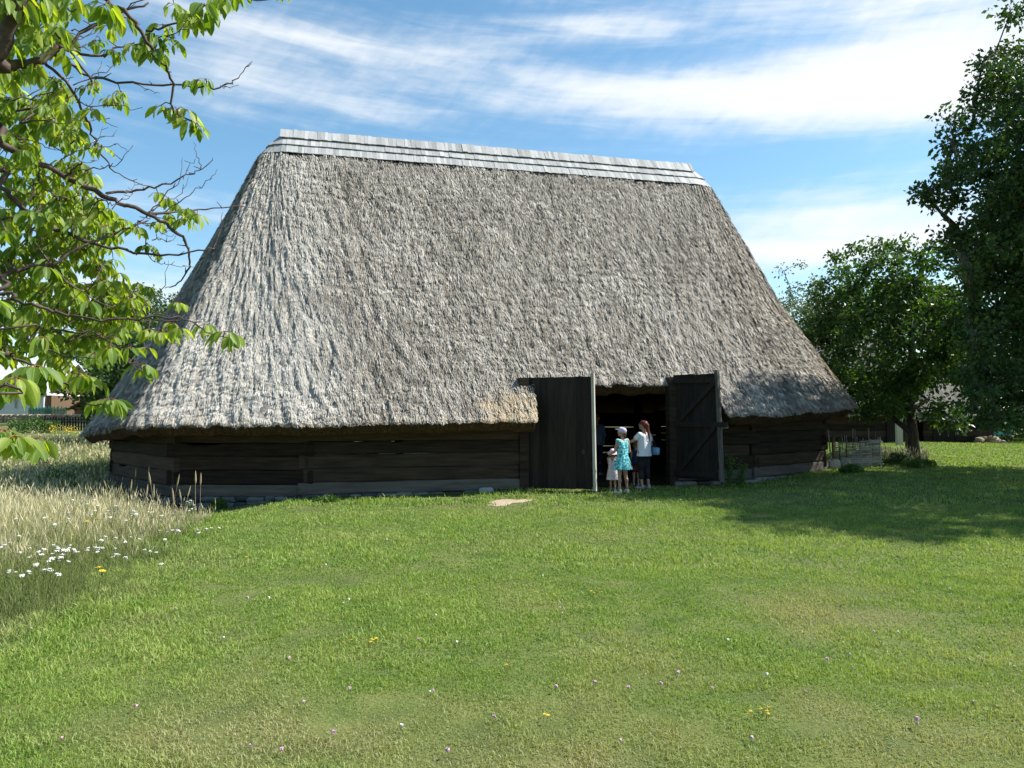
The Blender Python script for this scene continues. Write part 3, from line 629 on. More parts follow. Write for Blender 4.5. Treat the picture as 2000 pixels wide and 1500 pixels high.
# tall dry meadow grass on the left
Vs, Qs, Ts, As, off = [], [], [], {'rnd': [], 'green': []}, 0
def meadow(n, y0, y1, xa, xb, h0, w0, gr, heads=.5):
    global off
    y = rng.uniform(y0, y1, n); x = rng.uniform(0, 1, n) * (xb(y) - xa(y)) + xa(y)
    keep = ~wallside(x, y) ; x, y = x[keep], y[keep]; n = len(x)
    edge = np.clip((bound(y) + .25 * rng.normal(0, 1, n) - x) / 1.3, .0, 1) if y0 < 14 else np.ones(n)
    near = S((y - 5.2) / 4.5) if y0 < 14 else np.ones(n)
    h = h0 * rng.uniform(.25, 1.2, n) * (.35 + .65 * edge) * (.45 + .55 * near) * (.75 + .5 * vn(x * 1.1, y * 1.1, 111))
    g_ = (rng.random(n) < (gr + .55 * (1 - near) + .3 * (1 - edge) + .3 * (vn(x * .9, y * .9, 112) - .5))).astype(float) * rng.uniform(.5, 1, n)
    h = np.where(g_ > 0, h * .72, h)
    V, Q_, T_, A_, Pt = blades(n, x, y, h, w0 * rng.uniform(.5, 1.3, n), rng.uniform(.05, .95, n), '', None, np.clip(rng.normal(.62, .20, n), 0, 1), {'green': g_})
    Vs.append(V); Qs.append(Q_ + off); Ts.append(T_ + off); off += len(V)
    for k_ in As: As[k_].append(A_[k_])
    # seed heads
    hd = Pt[(rng.random(n) < heads) & (g_ == 0)]; k = len(hd)
    if k:
        L_ = rng.uniform(.05, .11, k); w_ = w0 * rng.uniform(1.4, 2.8, k); b_ = rng.uniform(0, math.pi, k); ln = rng.normal(0, .3, (k, 2)) * L_[:, None]
        W_ = np.stack([np.cos(b_) * w_, np.sin(b_) * w_, 0 * w_], -1); up = np.stack([ln[:, 0], ln[:, 1], L_], -1)
        V = np.stack([hd - up * .3, hd + up * .3 + W_, hd + up, hd + up * .3 - W_], 1).reshape(-1, 3); i = np.arange(k * 4).reshape(-1, 4)
        Vs.append(V); Qs.append(i + off); off += len(V); As['rnd'].append(np.repeat(rng.uniform(.6, 1, k), 4)); As['green'].append(np.zeros(k * 4))
meadow(36000, 5.2, 9.5, lambda y: -.74 * y, lambda y: bound(y) + .15, .42, .0019, .55, heads=.3)
meadow(46000, 9.5, 13.8, lambda y: -.74 * y, lambda y: bound(y) + .1, .48, .0024, .50, heads=.30)
meadow(14000, 13.8, 17.5, lambda y: -.74 * y, lambda y: np.minimum(bound(y), -.50 * y), .40, .005, .7)
meadow(26000, 17.5, 36, lambda y: -.74 * y, lambda y: -.50 * y, .38, .010, .72, .3)
meadow(3000, 21, 25, lambda y: .47 * y, lambda y: .56 * y, .36, .007, .6)
tag(mesh_np('tall_grass', np.concatenate(Vs), [np.concatenate(Ts), np.concatenate(Qs)], M['tallgrass'], attrs={k_: np.concatenate(v) for k_, v in As.items()}), 'tall pale seeding meadow grass left of the lawn and beside the barn', 'tall grass', kind='stuff')

def copy_thing(src, loc, rz=0, scale=1.0, label=None):
    c = src.copy(); COL.objects.link(c); c.location = [float(v) for v in loc]; c.rotation_euler = (random.gauss(0, .16), random.gauss(0, .16), rz); c.scale = (scale,) * 3
    if label: c['label'] = label
    for ch in list(src.children):
        k_ = ch.copy(); COL.objects.link(k_); k_.parent = c
    return c
# yarrow
def yarrow(h):
    r_ = empty('yarrow_plant'); tag(r_, 'white flat topped yarrow flower standing in the tall grass', 'flower', 'white yarrow flowers in the tall grass')
    mb = MB(); mb.tube([(0, 0, 0), (.01, .005, h * .5), (.02, 0, h * .9)], .0025, 5)
    for k_ in range(5):
        a_ = k_ * 1.256; mb.tube([(.015, 0, h * .82), (.02 + .025 * math.cos(a_), .025 * math.sin(a_), h * .98)], .0015, 4)
    mb.build('stem', M['stem'], r_)
    mb = MB()
    for k_ in range(16):
        rr = .016 * math.sqrt((k_ + .3) / 16); a_ = k_ * 2.4; cx, cy, cz = .02 + rr * math.cos(a_), rr * math.sin(a_), h + random.uniform(-.004, .006) - rr * .15
        V = [(cx + .006 * math.cos(j * math.pi / 3), cy + .006 * math.sin(j * math.pi / 3), cz + (.002 if j % 2 else -.001)) for j in range(6)] + [(cx, cy, cz + .005), (cx, cy, cz - .007)]
        mb.add(V, T=[(6, j, (j + 1) % 6) for j in range(6)] + [(7, (j + 1) % 6, j) for j in range(6)])
    mb.build('flower_head', M['white'], r_); return r_
ys_ = [yarrow(.40), yarrow(.46)]; first = [True, True]
spots = []
def gspot(px, py, h):     # root position whose flower head (height h) is seen at px,py
    dx = (px - 1000) / F; dy = (750 - py) / F; yy = math.cos(PITCH) - dy * math.sin(PITCH); zz = math.sin(PITCH) + dy * math.cos(PITCH); t = 3.
    while t < 60 and CAMZ + zz * t > gz(dx * t, yy * t) + h: t += .03
    return np.array([dx * t, yy * t, float(gz(dx * t, yy * t))])
for (cx, cy, rx, ry, n) in ((105, 1080, 42, 22, 34), (60, 1118, 55, 8, 10), (190, 1070, 30, 14, 12), (230, 1085, 10, 6, 4), (340, 1036, 16, 3, 5), (402, 1030, 10, 8, 6), (380, 990, 18, 12, 8), (270, 1000, 60, 12, 16), (165, 975, 40, 12, 12), (205, 1052, 60, 4, 6), (30, 1060, 30, 14, 6), (300, 1060, 40, 30, 6), (120, 1000, 80, 20, 10)):
    for _ in range(n): spots.append((cx + random.gauss(0, .5) * rx, cy + random.gauss(0, .5) * ry))
for i, (px, py) in enumerate(spots):
    k_ = i % 2; h = (.40, .46)[k_]; s_ = random.uniform(.65, 1.2); p = gspot(px, py, h * s_)
    if first[k_]: first[k_] = False; ys_[k_].location = [float(v) for v in p]; ys_[k_].scale = (s_,) * 3
    else: copy_thing(ys_[k_], p, random.uniform(0, 6), s_)
# yellow meadow flowers, lawn flowers
def daisy(name, m, r_, h, label, group, cat='flower'):
    t_ = empty(name); tag(t_, label, cat, group); mb = MB(); mb.tube([(0, 0, 0), (.004, 0, h * .6), (.0, 0, h)], r_ * .12, 4); mb.build('stem', M['stem'], t_)
    mb = MB(); n = 9
    for k_ in range(n):
        a_ = 2 * math.pi * k_ / n; d_ = np.array([math.cos(a_), math.sin(a_), 0]); s_ = np.array([-d_[1], d_[0], 0]) * r_ * .3
        mb.add([np.array([0, 0, h]) + d_ * r_ * .1, np.array([0, 0, h + r_ * .2]) + d_ * r_ * .6 + s_, np.array([0, 0, h + r_ * .1]) + d_ * r_, np.array([0, 0, h + r_ * .2]) + d_ * r_ * .6 - s_], Q=[(0, 1, 2, 3)])
    lumpbox(mb, (0, 0, h + r_ * .12), r_ * .35, r_ * .35, r_ * .2, seed=3); mb.build('petals', m, t_); return t_
yf = daisy('yellow_flower', M['yellow'], .030, .40, 'yellow flower standing among the tall pale grass', 'yellow flowers in the tall grass'); ff = True
for (px, py) in ((187, 988), (163, 1018), (170, 1014), (182, 1112), (188, 1110), (170, 1042), (90, 1012), (205, 905), (160, 905)):
    p = gspot(px, py, .40)
    if ff: yf.location = [float(v) for v in p]; ff = False
    else: copy_thing(yf, p, random.uniform(0, 6), 1)
lf_ = daisy('lawn_flower', M['yellow'], .011, .045, 'tiny yellow flower in the short lawn', 'tiny yellow flowers in the lawn'); ff = True
for (cx, cy, n) in ((722, 1265, 6), (675, 1266, 2), (1165, 1165, 5), (1178, 1158, 2), (1190, 1062, 5), (1493, 1405, 6), (1003, 1310, 2), (1071, 1411, 2), (335, 1127, 2), (480, 1093, 3), (400, 1185, 1), (1065, 1165, 2), (1430, 1115, 2)):
    for _ in range(n):
        p = gpix(cx + random.gauss(0, 8), cy + random.gauss(0, 5))
        if ff: lf_.location = [float(v) for v in p]; ff = False
        else: copy_thing(lf_, p, random.uniform(0, 6), random.uniform(.8, 1.3))
def clover(m, name, lab, grp):
    t_ = empty(name); tag(t_, lab, 'flower', grp); mb = MB(); mb.tube([(0, 0, 0), (.003, .002, .05)], .0012, 4); mb.build('stem', M['stem'], t_)
    mb = MB(); lumpbox(mb, (.003, .002, .056), .011, .011, .009, seed=5, rough=.22); mb.build('flower_head', m, t_); return t_
cl1 = clover(M['pink'], 'clover_flower', 'small round pink clover head in the short lawn', 'pink clover heads in the lawn'); ff = True
pts = [(485, 1180), (682, 1360), (591, 1384), (653, 1452), (486, 1468), (552, 1480), (848, 1361), (970, 1414), (1085, 1357), (1160, 1350), (1230, 1358), (1287, 1352), (1390, 1358), (1572, 1362), (1616, 1300), (1464, 1457), (1792, 1430), (1790, 1425), (397, 1165), (337, 1200), (220, 1175), (60, 1235), (120, 1455), (820, 1258), (1100, 1205), (1095, 1195), (1905, 1383), (1665, 1315), (1322, 1325), (880, 1486), (1707, 1245), (270, 1395), (560, 1300), (1210, 1460)]
for (px, py) in pts:
    p = gpix(px + random.uniform(-3, 3), py)
    if ff: cl1.location = [float(v) for v in p]; ff = False
    else: copy_thing(cl1, p, random.uniform(0, 6), random.uniform(.55, .95))
cl2 = clover(M['white'], 'clover_flower', 'small round white clover head in the short lawn', 'white clover heads in the lawn'); ff = True
pts = [(521, 1180), (682, 1182), (670, 1185), (889, 1266), (848, 1362), (782, 1430), (436, 1255), (850, 1210), (1300, 1075), (1655, 1287), (1758, 1240), (1420, 1260), (1980, 1310), (930, 1085), (1250, 1040), (760, 1060), (1500, 1330), (1060, 1130), (1690, 1180), (1850, 1160), (640, 1110)]
for (px, py) in pts:
    p = gpix(px + random.uniform(-3, 3), py)
    if ff: cl2.location = [float(v) for v in p]; ff = False
    else: copy_thing(cl2, p, random.uniform(0, 6), random.uniform(.5, .9))

# ------------------------------------------------------------------ trees
def leafcloud(C, nper, rad, size, droop=.5, seed=1, flat=.8):
    """C: (k,3) anchor points -> rhombic folded leaves scattered round each"""
    g = np.random.default_rng(seed); k = len(C); n = k * nper
    c = np.repeat(C, nper, 0); cr = np.repeat(g.uniform(0, 1, k), nper)
    d_ = g.normal(0, 1, (n, 3)); d_ /= np.linalg.norm(d_, axis=1)[:, None]; rr = g.uniform(0, 1, n) ** .6
    rads = np.repeat(g.uniform(.6, 1.25, k), nper) * rad
    off_ = d_ * (rr * rads)[:, None]; off_[:, 2] *= flat
    p = c + off_
    ax = off_ / (np.linalg.norm(off_, axis=1)[:, None] + 1e-6) * .6 + g.normal(0, .6, (n, 3)); ax[:, 2] -= droop; ax /= np.linalg.norm(ax, axis=1)[:, None]
    q = g.normal(0, 1, (n, 3)); q[:, 2] *= .4; sd_ = np.cross(ax, q); sd_ /= np.linalg.norm(sd_, axis=1)[:, None]; nr = np.cross(sd_, ax)
    L_ = size * g.uniform(.6, 1.25, n)[:, None]; w_ = L_ * .30
    V = np.stack([p, p + ax * L_ * .45 + sd_ * w_ + nr * L_ * .10, p + ax * L_, p + ax * L_ * .45 - sd_ * w_ + nr * L_ * .10], 1).reshape(-1, 3)
    i = np.arange(n) * 4; T_ = np.concatenate([np.stack([i, i + 1, i + 2], -1), np.stack([i, i + 2, i + 3], -1)])
    return V, T_, np.repeat(np.clip(.25 + cr * .5 + g.normal(0, .13, n), 0, 1), 4)
def tree(name, label, base, trunk, crown, radii, ntarget, nper, lsize, m, rbase, seed, lrad=.45, cat='tree', limbs=None, extra=None, group=None, droop=.5, shell=.35, lump=.35, bottom=None):
    """trunk: list of points; crown centre+radii: targets sampled in an uneven ellipsoid and joined to the nearest wood"""
    g = np.random.default_rng(seed); base = np.array(base, float)
    t_ = empty(name, base); tag(t_, label, cat, group)
    nodes = [np.array(p_, float) for p_ in trunk]; par = list(range(-1, len(nodes) - 1)); cnt = [0] * len(nodes)
    tn = len(nodes)
    for lb in (limbs or []):
        prev = lb[0]
        for p_ in lb[1:]:
            nodes.append(np.array(p_, float)); par.append(prev); cnt.append(0); prev = len(nodes) - 1
    T_ = []
    while len(T_) < ntarget:
        d_ = g.normal(0, 1, 3); d_ /= np.linalg.norm(d_); r_ = g.uniform(shell, 1) ** .5
        a_ = math.atan2(d_[1], d_[0]); f_ = 1 + lump * (float(vn(a_ * 1.3 + seed, d_[2] * 2.2 + 5, seed)) - .5) * 2
        p_ = np.array(crown) + d_ * r_ * f_ * np.array(radii)
        if bottom is not None and p_[2] < bottom: continue
        T_.append(p_)
    T_ = np.array(T_); tc_ = np.array(trunk[-1]); start = np.array(trunk[max(0, tn // 2)])
    T_ = T_[np.argsort(np.linalg.norm(T_ - start, axis=1))]
    if extra is not None: T_ = np.vstack([T_, np.array(extra, float)])
    for p_ in T_:
        A_ = np.array(nodes); dv = A_ - p_; dd = np.linalg.norm(dv, axis=1) + np.clip(dv[:, 2], 0, None) * 1.2
        dd[:max(1, tn // 3)] += 50
        j = int(np.argmin(dd)); a = nodes[j]; L_ = np.linalg.norm(p_ - a); k = max(1, int(L_ / .45)); prev = j
        for q in range(1, k + 1):
            s_ = q / k; pt = a + (p_ - a) * s_; pt = pt + np.array([0, 0, .10 * L_ * math.sin(math.pi * s_)]) + g.normal(0, .03, 3) * (s_ < 1)
            nodes.append(pt); par.append(prev); cnt.append(0); prev = len(nodes) - 1
        cnt[prev] = 1
    for i in range(len(nodes) - 1, 0, -1):
        if par[i] >= 0: cnt[par[i]] += cnt[i]
    rad = [max(.006, rbase * (c / max(1, cnt[0])) ** .48) for c in cnt]
    kids = {}
    for i, p_ in enumerate(par): kids.setdefault(p_, []).append(i)
    mt = MB(); mbr = MB()
    mt.tube(np.array([nodes[i] for i in range(tn)]) - base, [rbase * 1.35] + [rbase * (1.05 - .65 * i / (tn - 1)) for i in range(1, tn)], 12)
    done = set()
    for i in range(len(nodes)):
        if i < tn or i in done: continue
        ch = [par[i], i]; done.add(i); cur = i
        while cur in kids:
            nx_ = [q for q in kids[cur] if q not in done]
            if not nx_: break
            b_ = max(nx_, key=lambda q: cnt[q])
            ch.append(b_); done.add(b_); cur = b_
        if rad[ch[1]] < .0075 and len(ch) < 3 and g.random() < .3: continue
        rr = [min(rad[ch[1]], rbase * .7)] + [rad[q] for q in ch[1:]]
        mbr.tube(np.array([nodes[q] for q in ch]) - base, rr, 5, cap=False)
    mt.build('trunk', M['bark'], t_, smooth=True)
    mbr.build('branches', M['bark'], t_, smooth=True)
    V, Tt, A_ = leafcloud(T_ - base, nper, lrad, lsize, droop, seed)
    mesh_np('crown', V, Tt, m, t_, {'rnd': A_})
    return t_
def gp(x, y): return np.array([x, y, float(gz(x, y))])
# middle tree right of the barn, trunk standing clear
b = gp(12.35, 22.8)
tree('fruit_tree', 'leafy tree with bare forked trunk right of the barn behind the wattle fence', b,
     [b, b + (0.0, 0, .8), b + (-.08, 0, 1.6), b + (-.05, .1, 2.4), b + (.05, .1, 3.4), b + (.0, 0, 4.6)], (11.9, 23, 4.15), (2.75, 2.5, 2.75), 330, 78, .155, M['leafmid'], .155, 5, lrad=.46,
     limbs=[(2, b + (-.6, 0, 1.95), b + (-1.2, -.1, 2.35), b + (-1.9, 0, 2.3), b + (-2.4, 0, 2.45)), (1, b + (-.5, .1, 1.25), b + (-1.2, .1, 1.6), b + (-1.8, .1, 1.75)), (3, b + (.6, 0, 3.0), b + (1.3, 0, 3.6))], bottom=1.25,
     extra=[(9.95, 22.8, 5.3), (10.3, 22.9, 5.9), (11.2, 22.8, 6.5), (12.2, 22.8, 6.9), (12.9, 22.7, 6.75), (10.0, 23, 4.7), (10.4, 22.5, 1.75), (11.0, 22.6, 1.5), (10.5, 22.7, 2.3), (13.3, 22.4, 1.55), (13.7, 22.6, 1.75), (12.9, 22.3, 1.45)])
b = gp(13.9, 26.0)
tree('young_tree', 'young tree with thin straight trunk just behind the big forked trunk', b, [b, b + (0, 0, 1), b + (.02, 0, 2), b + (0, 0, 3.2)], (14.0, 26.2, 4.2), (1.7, 1.6, 1.9), 70, 60, .13, M['leafdark'], .085, 15, lrad=.45, bottom=2.1)
# big dark tree at the right edge, and its neighbour beyond the frame
b = gp(15.9, 17.4)
ex = []
for (px, py) in ((1800, 378), (1815, 372), (1835, 385), (1850, 395), (1870, 390), (1845, 350), (1860, 345), (1880, 350), (1850, 322), (1870, 325), (1895, 330), (1855, 232), (1875, 240), (1900, 250), (1855, 280), (1880, 285), (1900, 290), (1905, 190), (1925, 195),
                 (1920, 120), (1935, 145), (1925, 160), (1960, 105), (1975, 120), (1990, 95), (1975, 15), (1990, 30), (1850, 460), (1870, 465), (1885, 455), (1900, 430), (1880, 490), (1900, 480), (1910, 530), (1890, 520), (1895, 560), (1900, 600), (1895, 640), (1905, 680), (1900, 720), (1910, 760), (1905, 800), (1930, 820), (1960, 815), (1985, 825),
                 (1885, 735), (1925, 700), (1940, 610), (1950, 540), (1930, 340), (1940, 400), (1950, 280), (1960, 200), (1945, 230), (1920, 300), (1960, 450), (1980, 330), (1985, 250), (1985, 560), (1975, 640), (1975, 740), (1950, 780), (1920, 560), (1925, 480), (1915, 640), (1990, 460), (1995, 180), (1965, 360), (1940, 760), (1990, 700), (1990, 780)):
    ex.append(at(px, py, 16.3 + random.uniform(-.8, .8)))
for _ in range(75): ex.append(at(random.uniform(1893, 2040), random.uniform(470, 825), random.uniform(15.2, 18.5)))
for _ in range(45): ex.append(at(random.uniform(1935, 2040), random.uniform(90, 480), random.uniform(15.2, 18.5)))
tree('cherry_tree', 'tall dark tree filling the right edge of the view', b, [b, b + (-.1, 0, 1.6), b + (.1, 0, 3.2), b + (0, .1, 5), b + (-.1, 0, 7), b + (0, 0, 9)], (14.9, 17.4, 6.0), (3.8, 3.6, 4.6), 560, 120, .12, M['leafdark'], .26, 21, lrad=.42, extra=ex, bottom=1.55, lump=.2, droop=.35)
b = gp(17.6, 14.2)
tree('cherry_tree', 'spreading tree just beyond the right edge shading the lawn', b, [b, b + (0, 0, 1.6), b + (.1, 0, 3.2), b + (0, 0, 5)], (15.4, 14.9, 7.6), (4.4, 4.4, 5.2), 620, 120, .15, M['leafdark'], .24, 31, lrad=.55, bottom=1.9)
# trees behind
b = gp(16.6, 42)
tree('aspen_tree', 'slender pale green airy tree behind the right end of the barn', b, [b, b + (0, 0, 2), b + (0, 0, 4), b + (0, 0, 6.5)], (16.3, 42, 5.2), (1.9, 1.9, 4.0), 110, 46, .17, M['leafpale'], .14, 41, lrad=.6, bottom=1.5, lump=.5)
b = gp(19.6, 43)
tree('aspen_tree', 'pale loose tree between the airy tree and the forked trunk tree', b, [b, b + (0, 0, 2), b + (0, 0, 4), b + (0, 0, 6)], (19.2, 43, 4.6), (2.2, 2, 3.4), 90, 46, .18, M['leafmid'], .15, 43, lrad=.65, bottom=1.2)
for i, (x, y, cz, rx, rz_, lab) in enumerate(((-16.4, 33, 2.5, 2.9, 2.3, 'dark dense tree behind the left hip of the barn'), (-26.5, 53, 5.0, 4.6, 5.0, 'dark tree beside the white house end wall'), (-14.0, 40, 2.8, 2.4, 2.4, 'dark tree half hidden behind the barn roof at left'),
        (25, 44, 4.5, 3.6, 4.4, 'dark tree standing behind the low log shed'), (30, 41, 4.2, 3.8, 4.2, 'dark tree at far right beyond the lawn'), (33, 36, 3.8, 3.4, 3.8, 'dark tree rightmost beyond the lawn'), (-46, 92, 8.5, 7, 7.5, 'distant tree rising behind the white house'), (21.5, 50, 5, 4, 5, 'broad tree far behind the sheds'))):
    b = gp(x, y)
    tree('broadleaf_tree', lab, b, [b, b + (0, 0, cz * .4), b + (.1, 0, cz * .8), b + (0, 0, cz * 1.2)], (x, y, cz + b[2]), (rx, rx * .9, rz_), 150, 60, .24 if y < 60 else .5, M['leafdark'], .2, 50 + i, lrad=.75 if y < 60 else 1.6, bottom=b[2] + (.5 if x > 0 else .4))
def bush(name, label, c, rx, rz_, n, size, m, seed, cat='shrub', group=None, nper=40):
    t_ = empty(name, c); tag(t_, label, cat, group); g = np.random.default_rng(seed); mb = MB(); C = []
    for k in range(n):
        a_ = g.uniform(0, 6.28); r_ = rx * math.sqrt(g.uniform(0, 1)); p = np.array([r_ * math.cos(a_), r_ * math.sin(a_), rz_ * g.uniform(.15, 1) * (1 - .5 * (r_ / rx) ** 2)]); C.append(p)
        mb.tube([(p[0] * .15, p[1] * .15, -.03), p * .55 + (0, 0, .05), p], [.006, .005, .002], 4)
    mb.build('stems', M['stem'], t_); V, T_, A_ = leafcloud(np.array(C), nper, rx * .28, size, .2, seed); mesh_np('foliage', V, T_, m, t_, {'rnd': A_}); return t_
bush('shrub', 'dark leafy shrub at the far end of the lawn beside the teal cart', gp(21.6, 38.2), 1.6, 1.7, 40, .16, M['leafdark'], 3)
bush('shrub', 'dark leafy shrub filling the corner beyond the lawn at far right', gp(26.5, 38.5), 2.6, 2.2, 60, .18, M['leafdark'], 4)
bush('shrub', 'green leafy shrub behind the teal cart', gp(24.3, 38.6), 1.2, 1.4, 30, .15, M['leafmid'], 5)
for i, (px, py, rx, h, m_, lab) in enumerate(((75, 905, .28, .62, 'leafdark', 'dark green weed clump leftmost above the gravel path'), (112, 948, .55, .60, 'weedleaf', 'leafy weed clump between the path and the pale meadow'), (150, 960, .42, .45, 'weedleaf', 'low weed clump at the foot of the pale meadow'), (250, 940, .16, .45, 'weedleaf', 'green climbing weed at the left corner of the barn'),
        (350, 965, .14, .30, 'weedleaf', 'small weed before the stone footing'), (425, 988, .16, .20, 'weedleaf', 'low reddish weed at the edge of the mown lawn by the footing'), (640, 972, .22, .13, 'weedleaf', 'low grass weed at the foot of the log wall'),  
        (1745, 900, .45, .35, 'leafdark', 'dark weeds round the foot of the forked tree'), (1800, 905, .4, .25, 'weedleaf', 'bright weeds right of the forked tree trunk'), (1660, 915, .25, .16, 'weedleaf', 'bright green weeds in front of the wattle fence'))):
    p = gpix(px, py + 8); bush('weed_clump', lab, p, rx, h, 26, .055 if px < 1000 else .07, M[m_], 70 + i, 'weed', nper=26)
# tall leafy weeds by the right door
for (px, h, lab) in ((1424, .66, 'tall leafy weed growing against the right door post'), (1446, .52, 'thinner leafy weed just right of the tallest weed by the door')):
    p = gp((px - 1000) / F * 16.2, 16.2); t_ = empty('weed_plant', p); tag(t_, lab, 'weed'); mb = MB(); C = []
    mb.tube([(0, 0, 0), (.01, 0, h * .5), (-.01, 0, h)], [.006, .005, .002], 5); mb.build('stem', M['stem'], t_)
    V, T_, A_ = leafcloud(np.array([(random.gauss(0, .02), random.gauss(0, .02), h * (k + 1) / 14) for k in range(14)]), 14, .09, .07, .4, 5); mesh_np('foliage', V, T_, M['weedleaf'], t_, {'rnd': A_})
# dry seed stalks
def stalk(h):
    t_ = empty('seed_stalk'); tag(t_, 'thin brown dry seed stalk standing above the tall grass', 'plant', 'dry seed stalks before the barn corner')
    mb = MB(); mb.tube([(0, 0, 0), (.01, 0, h * .5), (.03, 0, h)], [.004, .003, .002], 5); mb.build('stem', M['drystem'], t_)
    mb = MB(); mb.tube([(.026, 0, h * .82), (.028, 0, h * .87), (.030, 0, h * .95), (.032, 0, h * 1.02)], [.004, .011, .010, .003], 7); mb.build('seed_head', M['drystem'], t_); return t_
st = stalk(.85); ff = True
for (px, py) in ((262, 925), (288, 925), (300, 945), (312, 938), (328, 937), (344, 943), (371, 948), (385, 938), (390, 936), (232, 935), (205, 950), (352, 960), (247, 940), (275, 950)):
    p = gspot(px, py, .85 * .9); s_ = random.uniform(.8, 1.05)
    if ff: st.location = [float(v) for v in p]; ff = False
    else: copy_thing(st, p, random.uniform(0, 6), s_)

# ------------------------------------------------------------------ the near cherry tree, its boughs reaching in from the left
NT = np.array([-3.55, 2.3, 0.0]); NT[2] = gz(-3.55, 2.3)
ch = empty('cherry_tree', NT); tag(ch, 'cherry tree whose leafy branches reach in from the left foreground', 'tree')
mtr = MB(); mbr = MB()
tp = [NT, NT + (.03, .0, .9), NT + (.1, .05, 1.7), NT + (.15, .1, 2.3), NT + (.3, .2, 3.0), NT + (.6, .3, 3.8), NT + (.9, .3, 4.6)]
mtr.tube(np.array(tp) - NT, [.17, .14, .125, .12, .10, .07, .03], 14); mtr.build('trunk', M['bark'], ch, smooth=True)
nodes = []   # branch nodes for hanging clusters
def bough(pts, Y0, Y1, r0, r1, root=None, jit=1.0, sub=4):
    P_ = [at(x, y, Y0 + (Y1 - Y0) * i / max(1, len(pts) - 1)) for i, (x, y) in enumerate(pts)]
    if root is not None: P_ = [np.array(root)] + P_
    # catmull-rom resample
    Q_ = []; n = len(P_)
    for i in range(n - 1):
        p0, p1, p2, p3 = P_[max(0, i - 1)], P_[i], P_[i + 1], P_[min(n - 1, i + 2)]
        for k in range(sub):
            t = k / sub; Q_.append(.5 * ((2 * p1) + (p2 - p0) * t + (2 * p0 - 5 * p1 + 4 * p2 - p3) * t * t + (3 * p1 - p0 - 3 * p2 + p3) * t ** 3))
    Q_.append(P_[-1]); Q_ = np.array(Q_); Q_[1:-1] += rng.normal(0, .0045 * jit, (len(Q_) - 2, 3))
    rr = np.linspace(r0, r1, len(Q_)) * (1 + rng.normal(0, .07, len(Q_)))
    mbr.tube(Q_ - NT, rr, 7 if r0 > .006 else 5)
    for i, q in enumerate(Q_): nodes.append((q, rr[i]))
    # spurs
    for i in range(2, len(Q_) - 1):
        if random.random() < .30 and r0 < .03:
            d_ = rng.normal(0, 1, 3); d_[2] = abs(d_[2]) * .5; d_ /= np.linalg.norm(d_); L_ = random.uniform(.012, .05)
            mbr.tube(np.array([Q_[i], Q_[i] + d_ * L_]) - NT, [min(rr[i], .003), .0014], 4)
    return Q_
T2, T3, T4, T5 = tp[2], tp[3], tp[4], tp[5]
bough([(-60, 130), (-10, 110), (15, 60), (40, -10), (60, -120)], 2.7, 2.6, .030, .022, T4)
bough([(-40, 130), (0, 126), (50, 124), (88, 112), (112, 88)], 3.0, 3.1, .026, .015, T4)
bough([(112, 88), (150, 102), (200, 110), (222, 96), (262, 84)], 3.1, 3.3, .008, .003)
bough([(88, 112), (130, 90), (165, 60), (215, 38), (250, 20), (290, 5)], 3.1, 3.3, .008, .004)
bough([(50, -20), (80, 35), (112, 66), (135, 98), (180, 160)], 2.8, 3.1, .010, .004)
bough([(180, -20), (215, 8), (247, 24), (275, 62), (300, 100), (322, 130), (335, 162), (338, 212), (355, 226), (382, 243)], 2.8, 3.1, .009, .0028)
bough([(100, 100), (160, 145), (200, 152), (260, 163), (335, 163), (420, 171), (445, 164), (470, 146), (487, 129)], 3.1, 3.5, .007, .0018)
bough([(430, 168), (440, 173), (455, 170)], 3.45, 3.5, .002, .0012); bough([(262, 163), (290, 176), (312, 182)], 3.3, 3.35, .0025, .0012)
bough([(85, 118), (128, 160), (160, 212), (178, 252), (190, 292), (215, 326), (250, 352), (292, 363)], 3.1, 3.4, .007, .0015)
bough([(-60, 250), (0, 280), (60, 310), (130, 345), (200, 380), (240, 400), (290, 418), (330, 442), (362, 472), (371, 505), (368, 530), (340, 556), (322, 563)], 3.2, 3.6, .018, .0015, T3)
bough([(208, 379), (240, 374), (262, 374), (300, 364), (335, 355), (372, 341), (392, 328), (415, 308)], 3.4, 3.6, .007, .0015)
bough([(392, 328), (386, 305), (377, 278)], 3.55, 3.6, .0025, .001); bough([(358, 350), (368, 325), (382, 310)], 3.5, 3.55, .002, .001)
bough([(288, 418), (345, 414), (400, 409), (463, 403), (500, 408)], 3.4, 3.8, .006, .0012)
bough([(300, 425), (350, 395), (385, 370), (410, 350), (425, 330)], 3.5, 3.6, .003, .001)
bough([(-60, 330), (0, 366), (40, 402), (80, 430), (140, 460), (200, 480), (260, 492), (330, 497), (400, 488), (422, 474), (435, 414)], 3.1, 3.6, .014, .001, T3)
bough([(270, 430), (283, 470), (290, 500), (315, 515), (340, 520), (380, 522)], 3.5, 3.6, .003, .001)
bough([(-60, 580), (0, 543), (50, 520), (100, 514), (150, 490), (190, 470), (240, 450), (290, 430)], 2.9, 3.3, .010, .003, T2)
bough([(-50, 585), (20, 585), (70, 598), (114, 613), (200, 626), (250, 622), (320, 619), (372, 626), (400, 648), (446, 660)], 2.9, 3.2, .008, .0018, T2)
bough([(-60, 700), (0, 694), (40, 703), (85, 722), (120, 745)], 2.8, 3.0, .009, .003, T2)
bough([(100, 640), (140, 648), (185, 648), (225, 672), (246, 702), (276, 722)], 3.0, 3.1, .005, .002)
bough([(80, 722), (110, 738), (150, 760), (172, 790), (205, 792)], 2.9, 3.0, .005, .002)
bough([(-50, 850), (0, 845), (40, 863), (70, 868)], 2.5, 2.6, .006, .002, T2)
bough([(-40, 770), (0, 755), (30, 745)], 2.4, 2.5, .006, .002, T2)
